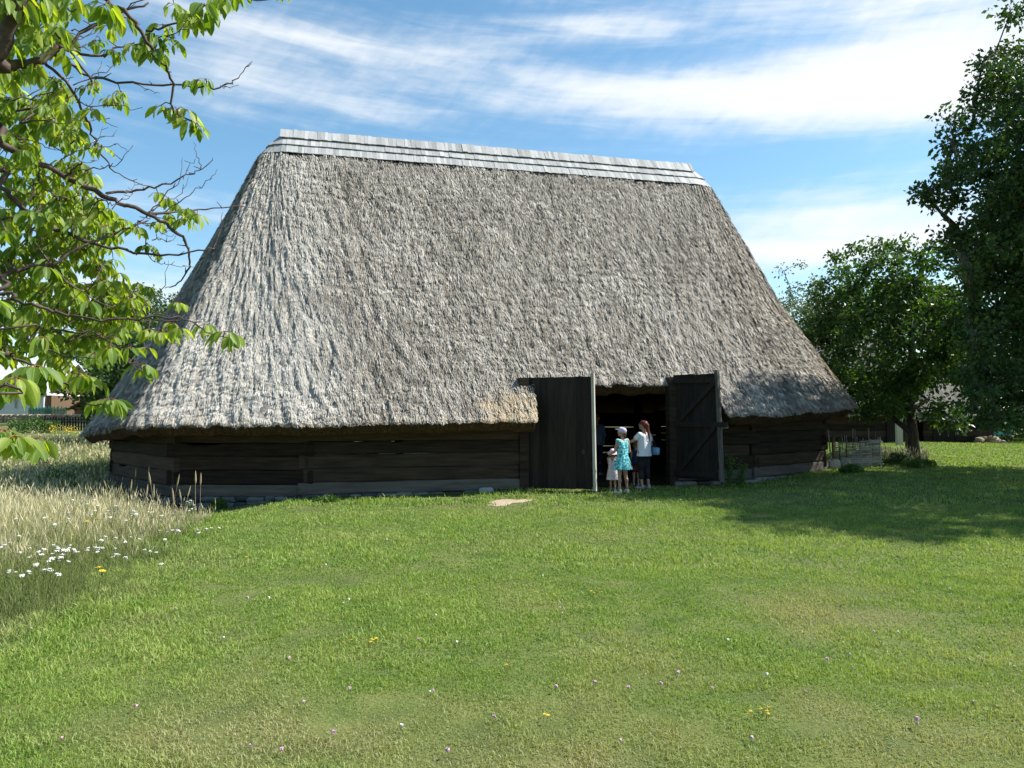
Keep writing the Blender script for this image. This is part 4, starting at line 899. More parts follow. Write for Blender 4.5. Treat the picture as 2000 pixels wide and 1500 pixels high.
bough([(75, 325), (72, 355), (65, 380), (45, 400)], 3.3, 3.2, .004, .003)
bough([(130, 345), (142, 330), (160, 318)], 3.3, 3.3, .005, .0045)
bough([(150, 200), (190, 207), (240, 206), (262, 214)], 3.2, 3.3, .003, .0012); bough([(170, 210), (200, 235), (230, 248)], 3.2, 3.2, .002, .001)
bough([(190, 285), (230, 283), (252, 296)], 3.2, 3.2, .0018, .001); bough([(185, 268), (224, 266)], 3.2, 3.2, .0015, .001)
bough([(285, 60), (320, 55), (360, 40), (400, 15), (430, -5)], 3.0, 3.1, .005, .0025)
bough([(280, 65), (300, 72), (330, 66), (372, 52)], 3.0, 3.05, .003, .0015)
bough([(140, 60), (180, 50), (240, 20), (330, -20)], 3.0, 3.1, .003, .002)
bough([(400, -40), (450, -10), (520, 0), (550, -10)], 3.1, 3.2, .004, .002)
bough([(0, 430), (60, 470), (120, 540), (160, 570), (220, 600)], 3.0, 3.2, .006, .002, T2)
bough([(0, 220), (40, 240), (90, 235), (150, 250)], 3.3, 3.3, .007, .002, T3)
bough([(0, 640), (60, 660), (110, 690), (160, 700), (200, 690)], 2.9, 3.1, .005, .002, T2)
bough([(310, 640), (340, 650), (360, 655)], 3.1, 3.1, .0015, .001)
for _ in range(60):
    x0 = random.uniform(-20, 300); y0 = random.uniform(20, 700)
    if x0 > 180 + (y0 > 380) * 130: continue
    a_ = random.uniform(-.9, .7); L_ = random.uniform(50, 150); Yb = random.uniform(3.0, 4.2)
    bough([(x0, y0), (x0 + L_ * .35 * math.cos(a_), y0 + L_ * .35 * math.sin(a_) + random.uniform(-8, 8)), (x0 + L_ * .7 * math.cos(a_), y0 + L_ * .7 * math.sin(a_) + random.uniform(-8, 8)), (x0 + L_ * math.cos(a_ - .2), y0 + L_ * math.sin(a_ - .2))], Yb, Yb + .15, .0035, .001)
clusters = [(240, 45, .8), (215, 62, .8), (262, 100, .7), (205, 20, .9), (300, 80, 1), (318, 60, .9), (305, 110, 1), (335, 90, .9), (282, 100, .9), (400, 22, 1.1), (375, 55, .8), (430, 10, 1), (455, 0, 1), (340, 20, .9), (355, 30, .8), (140, 8, 1.3), (100, 5, 1.2), (160, 20, 1.1),
    (372, 40, .9), (388, 50, .8), (548, -12, .6), (470, -8, .8), (385, 168, .8), (368, 170, .6), (402, 166, .9), (314, 218, .8), (332, 224, .8), (360, 225, .95), (378, 246, 1), (388, 258, .8), (208, 205, .6), (222, 198, .7), (238, 205, .8), (235, 190, .5), (215, 110, .6), (196, 90, .6), (185, 95, .6), (228, 115, .6),
    (308, 388, .8), (328, 400, .8), (345, 412, .6), (365, 420, .8), (385, 430, .8), (358, 440, .8), (330, 430, .6), (265, 455, 1), (240, 440, .7), (310, 445, .6), (192, 436, 1.1), (205, 450, 1), (160, 410, 1.1), (290, 490, .7), (305, 505, .5), (155, 240, .9), (182, 225, .8), (145, 258, 1), (175, 180, .7), (188, 170, .6),
    (185, 290, .7), (200, 300, .6), (270, 565, .7), (290, 572, .6), (345, 602, .7), (355, 605, .6), (335, 642, .8), (348, 652, .7), (402, 645, .9), (440, 658, 1.1), (455, 665, 1), (310, 660, .8), (325, 658, .8), (290, 655, .8), (275, 722, 1.1), (290, 728, 1), (285, 690, .6), (255, 690, .8), (235, 650, .9), (210, 640, 1), (200, 792, 1), (215, 790, 1.1), (228, 795, .9),
    (165, 745, 1), (150, 740, .9), (185, 755, .9), (125, 720, 1), (100, 735, 1.1), (70, 725, 1.1), (50, 735, 1.1), (35, 705, 1), (30, 748, 1.3), (12, 765, 1.2), (60, 866, 1.1), (75, 870, 1), (28, 862, 1), (5, 850, 1.2), (240, 605, .9), (262, 600, .8), (200, 560, 1), (180, 540, .9), (235, 545, .8), (175, 600, 1), (150, 580, 1), (130, 620, 1), (160, 660, 1), (190, 670, .9), (215, 690, .9), (185, 700, .9)]
poly = [(-30, 110), (60, 130), (110, 165), (150, 215), (165, 280), (175, 330), (190, 400), (235, 440), (215, 500), (245, 550), (280, 610), (240, 660), (200, 690), (150, 690), (100, 710), (-30, 700)]
def inpoly(x, y):
    c_ = False; j = len(poly) - 1
    for i in range(len(poly)):
        xi, yi = poly[i]; xj, yj = poly[j]
        if ((yi > y) != (yj > y)) and (x < (xj - xi) * (y - yi) / (yj - yi + 1e-9) + xi): c_ = not c_
        j = i
    return c_
k = 0
while k < 450:
    x = random.uniform(-30, 290); y = random.uniform(100, 715)
    if not inpoly(x, y): continue
    if 285 < y < 400 and random.random() < .45: continue
    clusters.append((x, y, random.uniform(.75, 1.05))); k += 1
for _ in range(64): clusters.append((random.uniform(-30, 130), random.uniform(-40, 110), random.uniform(.8, 1.2)))
NP = np.array([q for q, r in nodes if r < .02]); Vl = []; Ql = []; UVl = []; Al = []; offl = 0; pet = MB()
RY = 7
def leafm(p, ax, nr, L_, wd, curl, a):
    global offl
    sd_ = np.cross(ax, nr); sd_ /= np.linalg.norm(sd_); nr = np.cross(sd_, ax)
    prof = [.04, .55, .88, 1.0, .93, .70, .36, .02]; V = []; U = []
    for i, w_ in enumerate(prof):
        t = i / (RY - 0); t = [0, .10, .25, .42, .60, .77, .90, 1.0][i]
        c = p + ax * L_ * (t - .10 * curl * t * t) - nr * L_ * curl * t * t * .42
        ser = 1 + (.05 if i % 2 else -.03)
        for s_ in (-1, -.5, 0, .5, 1):
            V.append(c + sd_ * wd * w_ * s_ * ser + nr * wd * (abs(s_) * .40 * w_) * (1 if curl >= 0 else -1)); U.append((.5 + .5 * s_ * w_, t))
    Q_ = [(i * 5 + j, i * 5 + j + 1, (i + 1) * 5 + j + 1, (i + 1) * 5 + j) for i in range(7) for j in range(4)]
    Vl.append(np.array(V) - NT); Ql.append(np.array(Q_) + offl); UVl.append(U); Al.append(np.full(len(V), a)); offl += len(V)
for (px, py, sc_) in clusters:
    D_ = np.linalg.norm(NP[:, [0, 2]] / NP[:, 1:2] * 3.2 - (at(px, py, 3.2))[[0, 2]] + 0, axis=1) if False else None
    c3 = at(px, py - 12, 3.1); pr = NP / NP[:, 1:2] * 3.1
    prz = (NP - [0, 0, CAMZ]) / NP[:, 1:2]; cz_ = (c3 - [0, 0, CAMZ]) / c3[1]
    j = int(np.argmin(np.linalg.norm(prz - cz_, axis=1))); Yc = NP[j][1] + random.uniform(-.22, .22) + (random.uniform(0, .9) if len(Vl) > 1 and inpoly(px, py) else 0); c3 = at(px, py - 12, Yc)
    a_ = NP[j]; m_ = (a_ + c3) / 2 + (0, 0, .01)
    if np.linalg.norm(c3 - a_) > .015: mbr.tube(np.array([a_, m_, c3]) - NT, [.0028, .0022, .0018], 5)
    nl = random.randint(6, 11); base_a = random.uniform(0, 6.28); ca = random.random()
    for q in range(nl):
        az_ = base_a + q * 2.4 + random.gauss(0, .3); dn = random.uniform(.5, 2.2)
        ax = np.array([math.cos(az_), math.sin(az_), -dn]); ax /= np.linalg.norm(ax)
        up = np.array([0, 0, 1.0]) + rng.normal(0, .28, 3); nr = up - ax * np.dot(up, ax); nr /= np.linalg.norm(nr)
        L_ = random.uniform(.046, .098) * sc_; pl_ = random.uniform(.015, .032) * sc_
        ps = c3 + np.array([math.cos(az_), math.sin(az_), -.25]) * pl_
        pet.tube(np.array([c3, ps]) - NT, [.0011, .0009], 4, cap=False)
        leafm(ps, ax, nr, L_, L_ * random.uniform(.17, .25), random.uniform(.1, .8), float(np.clip(.15 + ca * .5 + random.gauss(.1, .18), 0, 1)))
mbr.build('branches', M['twig'], ch, smooth=True); pet.build('petioles', M['petiole'], ch)
mesh_np('foliage', np.concatenate(Vl), np.concatenate(Ql), M['cherry'], ch, {'rnd': np.concatenate(Al)}, smooth=True, uv=np.array([u_ for U in UVl for u_ in U]))

# ------------------------------------------------------------------ wattle fence and things right of the barn
def wattle(name, label, P0, P1, h0, h1, n, rows, rod, m):
    P0 = np.array(P0, float); P1 = np.array(P1, float); t_ = empty(name, (*P0, float(gz(*P0)))); tag(t_, label, 'fence'); L = np.linalg.norm(P1 - P0); f = (P1 - P0) / L; nf = np.array([f[1], -f[0]])
    for k in range(n):
        s_ = k / (n - 1); hh = h0 + (h1 - h0) * math.sin(s_ * math.pi / 2); mb = MB(); c = f * L * s_; mb.tube([(c[0], c[1], -.1), (c[0] + random.gauss(0, .01), c[1], hh + .03 + random.uniform(0, .08))], [.022, .014], 6); mb.build('stake', m, t_)
    mb = MB()
    for r_ in range(rows):
        z = .03 + (r_ + .5) / rows * h1
        P_ = []; fr_ = max(0.0, (z - h0) / (h1 - h0)); sa = 2 / math.pi * math.asin(min(.95, fr_)) + random.uniform(-.05, .03); sb = 1 + random.uniform(-.06, .05); tl_ = random.uniform(-.04, .04)
        for q in range(0, (n - 1) * 4 + 1):
            s_ = sa + (sb - sa) * q / ((n - 1) * 4)
            zz = z + tl_ * (s_ - .5) - .05 * (1 - s_) ; c = f * L * s_ + nf * .028 * math.sin(s_ * (n - 1) * math.pi + (r_ % 2) * math.pi)
            P_.append([c[0], c[1], zz + random.gauss(0, .006)])
        mb.tube(P_, rod * random.uniform(.7, 1.3), 5, a=random.random())
    mb.build('woven_rods', M['wattle'], t_); return t_
wattle('wattle_fence', 'pale woven wattle fence panel sloping down at its left end', (8.98, 20.2), (9.95, 20.0), .20, .70, 5, 34, .012, M['wattle'])
wattle('wattle_fence', 'darker brushwood fence with sticking up twigs behind the pale wattle panel', (9.35, 21.6), (10.75, 21.7), .62, .66, 8, 26, .012, M['brownboard'])
t_ = empty('stick_row', gp(9.35, 21.75)); tag(t_, 'row of thin grey upright sticks standing behind the wattle panel', 'sticks')
for k in range(16):
    mb = MB(); x = k * .09; mb.tube([(x, random.gauss(0, .03), 0), (x + random.gauss(0, .06), random.gauss(0, .03), .82 + random.uniform(-.1, .2))], [.014, .008], 5, a=random.random()); mb.build('stick', M['wattle'], t_)
t_ = empty('leaning_pole', gp(8.75, 20.4)); tag(t_, 'thin pale pole leaning at the right corner of the barn', 'pole'); mb = MB(); mb.tube([(.04, 0, 0), (.0, 0, .5), (-.05, .0, 1.0)], [.022, .02, .016], 7); mb.build('shaft', M['edgewood'], t_)
t_ = empty('corner_block', gp(8.55, 19.75)); tag(t_, 'pale hewn timber block under the right corner of the barn', 'timber block'); mb = MB(); lumpbox(mb, (0, 0, .10), .20, .13, .13, .4, seed=8); mb.build('block', M['edgewood'], t_)
t_ = empty('wooden_post', gp(17.35, 33.2)); tag(t_, 'upright squared pale wooden post left of the tree trunks', 'post'); mb = MB(); mb.box(-.12, .12, -.1, .1, 0, 1.15); mb.build('shaft', M['edgewood'], t_); mb = MB(); mb.box(-.14, .14, -.12, .12, 1.153, 1.2); mb.build('post_cap', M['edgewood'], t_)
t_ = empty('stake', gp(9.05, 20.9)); tag(t_, 'short reddish stake standing between barn and wattle panel', 'stake'); mb = MB(); mb.tube([(0, 0, 0), (0, 0, .75)], [.03, .025], 7); mb.build('shaft', M['orange'], t_)
def shed(name, label, x0, x1, y0, dep, h, rh, doorx=None, rot=0, over=.5, wallm='log', roofm='thatch_base', z=None):
    t_ = empty(name, (x0, y0, float(gz((x0 + x1) / 2, y0)) if z is None else z), rot); tag(t_, label, 'shed'); w_ = x1 - x0; n = int(h / .26)
    mb = MB()
    for k in range(n):
        z0 = k * h / n; mb.box(random.uniform(-.12, .0), w_ + random.uniform(.0, .12), -.1 + random.uniform(-.01, .01), .1, z0 - (.1 if k == 0 else 0), z0 + h / n - .012, a=random.random())
    mb.box(0, .2, .101, dep, -.1, h - .02); mb.box(w_ - .2, w_, .101, dep, -.1, h - .02); mb.box(0.2, w_ - .2, dep - .2, dep, -.1, h - .02); mb.build('log_wall', M[wallm], t_)
    mb = MB(); o_ = over; g = 24
    for side in (0, 1):
        V = []
        for i in range(g + 1):
            for j in range(9):
                s_ = j / 8; x = -o_ + (w_ + 2 * o_) * i / g; hip = rh * .35 * 0; y = (-o_ + (dep / 2 + o_) * s_) if side == 0 else (dep + o_ - (dep / 2 + o_) * s_)
                V.append([x + (s_ * .5 * (1 if i == 0 else -1 if i == g else 0)), y, h - .25 + (rh + .25) * s_ + (float(vn(i * 1.3, j * 1.1 + side * 9, 77)) - .5) * .09])
        mb.add(V, Q=[(i * 9 + j, (i + 1) * 9 + j, (i + 1) * 9 + j + 1, i * 9 + j + 1) for i in range(g) for j in range(8)])
        V2 = [[v[0], v[1], v[2] - .22] for v in V[::9]]; V1 = [V[i * 9] for i in range(g + 1)]
        mb.add(V1 + V2, Q=[(i, i + 1, g + 2 + i, g + 1 + i) for i in range(g)])
        V2 = [[v[0], v[1] , v[2] - .2] for v in V]; mb.add(V2, Q=[(i * 9 + j, (i + 1) * 9 + j, (i + 1) * 9 + j + 1, i * 9 + j + 1) for i in range(g) for j in range(8)])
    mb.build('thatch_roof', M['shedthatch'], t_)
    for s_ in (0.0, w_):   # gables
        mb = MB(); e = .02 if s_ == 0 else -.06; mb.add([[s_ + e, 0.12, h - .3], [s_ + e, dep - .12, h - .3], [s_ + e, dep / 2, h + rh - .35], [s_ + e + .04, 0.12, h - .3], [s_ + e + .04, dep - .12, h - .3], [s_ + e + .04, dep / 2, h + rh - .35]], T=[(0, 2, 1), (3, 4, 5)]); mb.build('gable', M['plank'], t_)
    if doorx is not None:
        mb = MB(); mb.box(doorx, doorx + .95, -.14, -.105, .05, h - .12); mb.build('door', M['plank'], t_)
        mb = MB(); mb.box(doorx - .1, doorx - .005, -.16, -.105, 0, h - .1); mb.box(doorx + .955, doorx + 1.05, -.16, -.105, 0, h - .1); mb.box(doorx - .1, doorx + 1.05, -.162, -.105, h - .11, h - .03); mb.build('door_frame', M['plank'], t_)
    return t_
M['shedthatch'] = mat('old_grey_thatch', [(.10, .09, .08), (.20, .185, .165), (.29, .27, .245)], scale=2.5, stretch=(5, 2, 1), rough=.95, bump=.7, bscale=14)
shed('log_shed', 'low dark log shed with grey thatch behind the wattle panel', 14.6, 19.2, 35.5, 5.5, 1.75, 3.6, 3.4)
shed('log_shed', 'small dark log shed with grey thatch right of the forked tree', 20.1, 23.4, 36.2, 4.5, 1.55, 2.6, .5)
t_ = empty('stone_pile', gp(22.95, 35.6)); tag(t_, 'low tan stone heap at the corner of the small log shed', 'stones')
for k in range(14):
    mb = MB(); lumpbox(mb, (random.uniform(-.7, .7), random.uniform(-.2, .2), random.uniform(.06, .28) * (1)), random.uniform(.12, .2), .14, random.uniform(.06, .1), random.uniform(0, 3), a=random.random(), seed=k + 50); mb.build('stone', M['dirt'], t_)
# teal cart far right
t_ = empty('hand_cart', gp(24.0, 36.4), .3); tag(t_, 'teal green two wheeled hand cart at the far edge of the lawn', 'cart')
mb = MB(); mb.obox((0, 0, .38), (.55, 0, .02), (0, .26, 0), (0, 0, .02)); 
for sy in (-.26, .26): mb.obox((0, sy, .46), (.55, 0, .02), (0, .012, 0), (0, 0, .08))
mb.build('tray', M['teal'], t_)
mb = MB(); mb.tube([(.5, -.2, .40), (.95, -.2, .62)], .018, 6); mb.tube([(.5, .2, .40), (.95, .2, .62)], .018, 6); mb.tube([(.95, -.22, .62), (.95, .22, .62)], .018, 6); mb.build('handle', M['teal'], t_)
for sx_ in (-.25, .2):
  for sy in (-.3, .3):
    mb = MB(); mb.tube([(sx_ + .17 * math.cos(a_), sy, .18 + .17 * math.sin(a_)) for a_ in np.linspace(0, 2 * math.pi, 17)], .025, 6, cap=False)
    for a_ in np.linspace(0, math.pi, 4)[:3]: mb.tube([(sx_ + .16 * math.cos(a_), sy, .18 + .16 * math.sin(a_)), (sx_ - .16 * math.cos(a_), sy, .18 - .16 * math.sin(a_))], .007, 4)
    mb.build('wheel', M['rubber'], t_)

# ------------------------------------------------------------------ far left: white house, fences, wall
HZ = float(gz(-36, 60)); hs_ = empty('white_house', (-38.0, 60, HZ), R(-1)); tag(hs_, 'long white house with pale roof at the far left', 'house')
mb = MB(); mb.box(-16, 0, 0, 7, -.5, 2.35); mb.build('wall', M['whitewall'], hs_)
mb = MB()
for (ya, yb, za, zb) in ((-.55, 3.5, 2.2, 4.9), (7.55, 3.5, 2.2, 4.9)):
    d_ = np.array([0, yb - ya, zb - za]); n_ = np.array([0, -d_[2], d_[1]]) if ya < 3 else np.array([0, d_[2], -d_[1]]); n_ = n_ / np.linalg.norm(n_)
    x = -16.5
    while x < .5:
        mb.obox(np.array([x + .17, (ya + yb) / 2, (za + zb) / 2]), (.165, 0, 0), d_ / 2, n_ * .04 * random.uniform(.8, 1.1), a=random.random()); x += .35
rf_ = mb.build('roof', M['boardroof'], hs_)
mb = MB(); mb.box(-9, -8.2, 3.1, 3.9, 4.5, 6.3); mb.build('chimney', M['slate'], rf_)
mb = MB(); mb.box(-16.5, .5, -.62, -.55, 2.08, 2.24); mb.build('eaves_board', M['plank'], hs_)
mb = MB(); mb.add([[.02, .1, 2.3], [.02, 6.9, 2.3], [.02, 3.5, 4.7], [-.05, .1, 2.3], [-.05, 6.9, 2.3], [-.05, 3.5, 4.7]], T=[(0, 1, 2), (3, 5, 4)]); mb.build('gable', M['brownboard'], hs_)
for xw in (-1.6, -2.25, -3.4, -5.2, -7.0):
    w_ = MB(); w_.box(xw - .13, xw + .13, -.05, -.003, 1.0, 1.75); wo_ = w_.build('window', M['whitewall'], hs_)
    w_ = MB(); w_.box(xw - .09, xw + .09, -.06, -.053, 1.05, 1.70); w_.build('pane', M['glass'], wo_)
mb = MB(); mb.box(.05, .5, .2, 5, -.5, 2.1); mb.build('annex', M['brownboard'], hs_)
t_ = empty('wooden_shed', (-34.6, 58, float(gz(-34.6, 58))), 0); tag(t_, 'small orange brown wooden shelter right of the white house', 'shelter')
mb = MB(); mb.box(0, 2.2, .5, 2.4, 0, 1.15); mb.build('wall', M['orange'], t_)
mb = MB(); mb.obox((.55, 1.4, 1.5), (.85, 0, .5), (0, 1.3, 0), (-.02, 0, .04)); mb.obox((1.95, 1.4, 1.5), (.75, 0, -.52), (0, 1.3, 0), (.02, 0, .04)); mb.build('roof', M['brownboard'], t_)
mb = MB(); mb.box(1.0, 1.6, .44, .495, 0, 1.0); mb.build('door', M['plank'], t_)
def picket(name, label, P0, P1, h, n, m, rails=(.25, .75), pw=.035):
    P0 = np.array(P0, float); P1 = np.array(P1, float); z0 = float(gz(*P0)); z1 = float(gz(*P1)); t_ = empty(name, (*P0, z0)); tag(t_, label, 'fence'); d_ = P1 - P0
    for k in range(n):
        s_ = k / (n - 1); mb = MB(); hh = h * random.uniform(.9, 1.08); zb = (z1 - z0) * s_; c = d_ * s_; mb.box(c[0] - pw, c[0] + pw, c[1] - .02, c[1] + .02, zb - .05, zb + hh - .06); mb.add([(c[0] - pw, c[1] - .02, zb + hh - .06), (c[0] + pw, c[1] - .02, zb + hh - .06), (c[0] + pw, c[1] + .02, zb + hh - .06), (c[0] - pw, c[1] + .02, zb + hh - .06), (c[0], c[1], zb + hh)], T=[(0, 1, 4), (1, 2, 4), (2, 3, 4), (3, 0, 4)]); mb.build('picket', m, t_)
    for r_ in rails:
        mb = MB(); mb.tube([(0, .05, h * r_), (d_[0], d_[1] + .05, z1 - z0 + h * r_)], .03, 6); mb.build('rail', m, t_)
picket('picket_fence', 'green picket fence in front of the house end wall', (-37.6, 57.6), (-34.7, 57.6), 1.2, 26, M['greenpaint'])
picket('picket_fence', 'weathered dark picket fence along the top of the pale meadow', (-27.6, 43.5), (-21.6, 42.5), .85, 34, M['plank'], pw=.045)
# low stone wall under the house
t_ = empty('stone_wall', (-38, 54, float(gz(-34, 54)))); tag(t_, 'low tan dry stone wall below the white house', 'wall'); mb = MB()
for r_ in range(3):
    x = 0
    while x < 8:
        w_ = random.uniform(.25, .6); lumpbox(mb, (x + w_ / 2, random.uniform(-.05, .05), .12 + r_ * .2), w_ / 2, .22, .11, 0, a=random.random(), seed=int(x * 31 + r_)); x += w_ * .98
mb.build('stones', M['dirt'], t_)
t_ = empty('garden_bin', (-37.8, 50.5, float(gz(-37.8, 50.5))+.05)); tag(t_, 'dark green slatted bin with sloping lid before the white house', 'bin'); mb = MB(); mb.add([(0, 0, 0), (1.6, 0, 0), (1.6, 1, 0), (0, 1, 0), (0.5, 0, .9), (1.6, 0, 1.15), (1.6, 1, 1.15), (.5, 1, .9)], Q=[(0, 1, 5, 4), (1, 2, 6, 5), (2, 3, 7, 6), (3, 0, 4, 7), (4, 5, 6, 7), (3, 2, 1, 0)]); mb.build('box', M['greenpaint'], t_)
mb = MB(); mb.obox((1.08, .5, 1.08), (.62, 0, .13), (0, .56, 0), (0, 0, .025)); mb.build('lid', M['slate'], t_)
bush('yellow_bush', 'yellow flowering bush before the weathered picket fence', gp(-24.6, 40.5), .8, .45, 22, .06, M['yellow'], 91, 'bush', nper=12)
bush('shrub', 'green bush at the left end of the weathered picket fence', gp(-26.5, 41), 1.1, .9, 30, .14, M['leafmid'], 92)

# ------------------------------------------------------------------ people
def capsule(mb, a, b, ra, rb, n=12, m=5):
    a = np.array(a, float); b = np.array(b, float); d_ = b - a; L_ = np.linalg.norm(d_)
    if L_ < 1e-5: d_ = np.array([0, 0, 1.0]); L_ = 1e-5
    d_ = d_ / L_; s1 = np.cross(d_, [0, 0, 1.0] if abs(d_[2]) < .9 else [1.0, 0, 0]); s1 /= np.linalg.norm(s1); s2 = np.cross(d_, s1); V = []
    rings = [(a, ra, -math.pi / 2 + math.pi / 2 * (i + 1) / (m + 1)) for i in range(m)] + [(a, ra, 0), (b, rb, 0)] + [(b, rb, math.pi / 2 * (i + 1) / (m + 1)) for i in range(m)]
    for c, r_, ph in rings:
        for k in range(n):
            t = 2 * math.pi * k / n; V.append(c + d_ * r_ * math.sin(ph) + (s1 * math.cos(t) + s2 * math.sin(t)) * r_ * math.cos(ph))
    nr_ = len(rings); Q_ = [(i * n + k, i * n + (k + 1) % n, (i + 1) * n + (k + 1) % n, (i + 1) * n + k) for i in range(nr_ - 1) for k in range(n)]
    V.append(a - d_ * ra); V.append(b + d_ * rb); e = nr_ * n
    T_ = [(e, (k + 1) % n, k) for k in range(n)] + [(e + 1, (nr_ - 1) * n + k, (nr_ - 1) * n + (k + 1) % n) for k in range(n)]
    mb.add(V, Q=Q_, T=T_)
def fuse(mb, name, m, parent, vox=.007, smooth=3):
    o_ = mb.build(name, m, parent, smooth=True)
    r_ = o_.modifiers.new('fuse', 'REMESH'); r_.mode = 'VOXEL'; r_.voxel_size = vox; r_.use_smooth_shade = True
    s_ = o_.modifiers.new('soften', 'SMOOTH'); s_.iterations = smooth; s_.factor = .5
    return o_
def skinmat(n, c1, c2): return mat(n, [c1, c2], scale=6, rough=.5, spec=.35)
SK = skinmat('skin', (.42, .24, .17), (.52, .31, .22))
def hand(mb, wr, dirv, palmn, s):
    d_ = np.array(dirv, float); d_ /= np.linalg.norm(d_); n_ = np.array(palmn, float); n_ -= d_ * np.dot(n_, d_); n_ /= np.linalg.norm(n_); sd_ = np.cross(d_, n_); wr = np.array(wr, float)
    for q in (-.014, 0, .014): capsule(mb, wr + sd_ * q * s * .6, wr + d_ * .065 * s + sd_ * q * 1.2 * s, .012 * s, .012 * s, 8, 3)
    for i, (q, L_) in enumerate(((-.027, .052), (-.009, .064), (.009, .070), (.026, .062))):
        p0 = wr + d_ * .07 * s + sd_ * q * s; p1 = p0 + (d_ * .9 + n_ * .35) * L_ * .5 * s; p2 = p1 + (d_ * .6 + n_ * .8) * L_ * .45 * s
        capsule(mb, p0, p1, .0085 * s, .0078 * s, 8, 3); capsule(mb, p1, p2, .0078 * s, .0065 * s, 8, 3)
    p0 = wr + d_ * .02 * s + sd_ * .022 * s; p1 = p0 + (d_ * .6 + sd_ * .7 + n_ * .2) * .035 * s; p2 = p1 + (d_ * .85 + n_ * .4) * .028 * s
    capsule(mb, p0, p1, .011 * s, .009 * s, 8, 3); capsule(mb, p1, p2, .009 * s, .007 * s, 8, 3)
def figure(name, label, loc, rz, H, arms, legs, build=1.0, headscale=1.0, headturn=0.0, headtilt=.15, skin=None, hairm=None, vox=.007):
    """faces local +Y; arms: ((elbow, wrist, palm normal) left, right) in units of H; legs: ((hip x, knee, ankle, toe dir)...)"""
    t_ = empty(name, loc, rz); tag(t_, label, 'person'); mb = MB(); H_ = H; J = {}
    v = lambda *p: np.array(p, float) * H_
    b_ = build
    for side, (kn, an, toe) in zip((-1, 1), legs):
        hip = v(side * .048, 0, .50); K = v(*kn); A_ = v(*an); J['kn', side] = K; J['an', side] = A_; J['hip', side] = hip; J['toe', side] = toe
        capsule(mb, hip, K, .052 * H_ * b_, .031 * H_ * b_); capsule(mb, K, A_, .030 * H_ * b_, .0175 * H_)
        cm = K * .68 + A_ * .32 + v(0, -.012, 0); capsule(mb, cm, cm + v(0, 0, -.02), .028 * H_ * b_, .026 * H_ * b_)
        td = np.array([math.sin(toe), math.cos(toe), 0]); hl = A_ - td * .012 * H_; hl[2] -= .020 * H_; capsule(mb, hl, A_ + td * .06 * H_ + v(0, 0, -.022), .020 * H_, .017 * H_); capsule(mb, A_ + td * .06 * H_ + v(0, 0, -.024), A_ + td * .10 * H_ + v(0, 0, -.028), .018 * H_, .012 * H_)
    capsule(mb, v(-.035, 0, .525), v(.035, 0, .525), .060 * H_ * b_, .060 * H_ * b_); capsule(mb, v(0, 0, .54), v(0, .005, .66), .066 * H_ * b_, .058 * H_ * b_)
    capsule(mb, v(-.02, .005, .64), v(-.035, .0, .745), .055 * H_ * b_, .055 * H_ * b_); capsule(mb, v(.02, .005, .64), v(.035, .0, .745), .055 * H_ * b_, .055 * H_ * b_)
    capsule(mb, v(-.085, -.004, .795), v(.085, -.004, .795), .030 * H_ * b_, .030 * H_ * b_); capsule(mb, v(0, -.005, .80), v(0, .008, .875), .030 * H_, .028 * H_)
    for side, (el, wr, pn) in zip((-1, 1), arms):
        sh = v(side * .098 * b_, -.004, .79); E_ = v(*el); W_ = v(*wr); J['sh', side] = sh; J['el', side] = E_; J['wr', side] = W_
        capsule(mb, sh, E_, .028 * H_ * b_, .021 * H_ * b_); capsule(mb, E_, W_, .021 * H_ * b_, .0145 * H_); hand(mb, W_, W_ - E_, pn, H_ * .62)
    hs2 = headscale * H_; hc = v(0, .018, .925); ct, stt = math.cos(headturn), math.sin(headturn)
    def hp(x, y, z):
        z2 = z * math.cos(headtilt) - y * math.sin(headtilt); y2 = y * math.cos(headtilt) + z * math.sin(headtilt)
        return hc + np.array([x * ct - y2 * stt, x * stt + y2 * ct, z2]) * hs2
    capsule(mb, hp(0, -.018, .012), hp(0, .014, .012), .050 * hs2, .046 * hs2, 14, 7); capsule(mb, hp(0, -.002, -.01), hp(0, .024, -.045), .043 * hs2, .026 * hs2, 14, 6)
    capsule(mb, hp(0, .058, .004), hp(0, .068, -.014), .0055 * hs2, .009 * hs2, 8, 3)
    for sx_ in (-1, 1): capsule(mb, hp(sx_ * .048, -.004, .008), hp(sx_ * .050, -.006, -.012), .009 * hs2, .006 * hs2, 8, 3)
    capsule(mb, hp(-.012, .053, -.031), hp(.012, .053, -.031), .0055 * hs2, .0055 * hs2, 8, 3)
    for sx_ in (-1, 1): capsule(mb, hp(sx_ * .03, .045, .016), hp(sx_ * .012, .051, .016), .006 * hs2, .006 * hs2, 8, 3)
    fuse(mb, 'body', skin or SK, t_, vox)
    eb = MB()
    for sx_ in (-1, 1): capsule(eb, hp(sx_ * .019, .0515, .0035), hp(sx_ * .019, .053, .0035), .0045 * hs2, .0045 * hs2, 8, 3)
    eb.build('eyes', M['rubber'], t_, smooth=True)
    return t_, v, J, hp, hs2
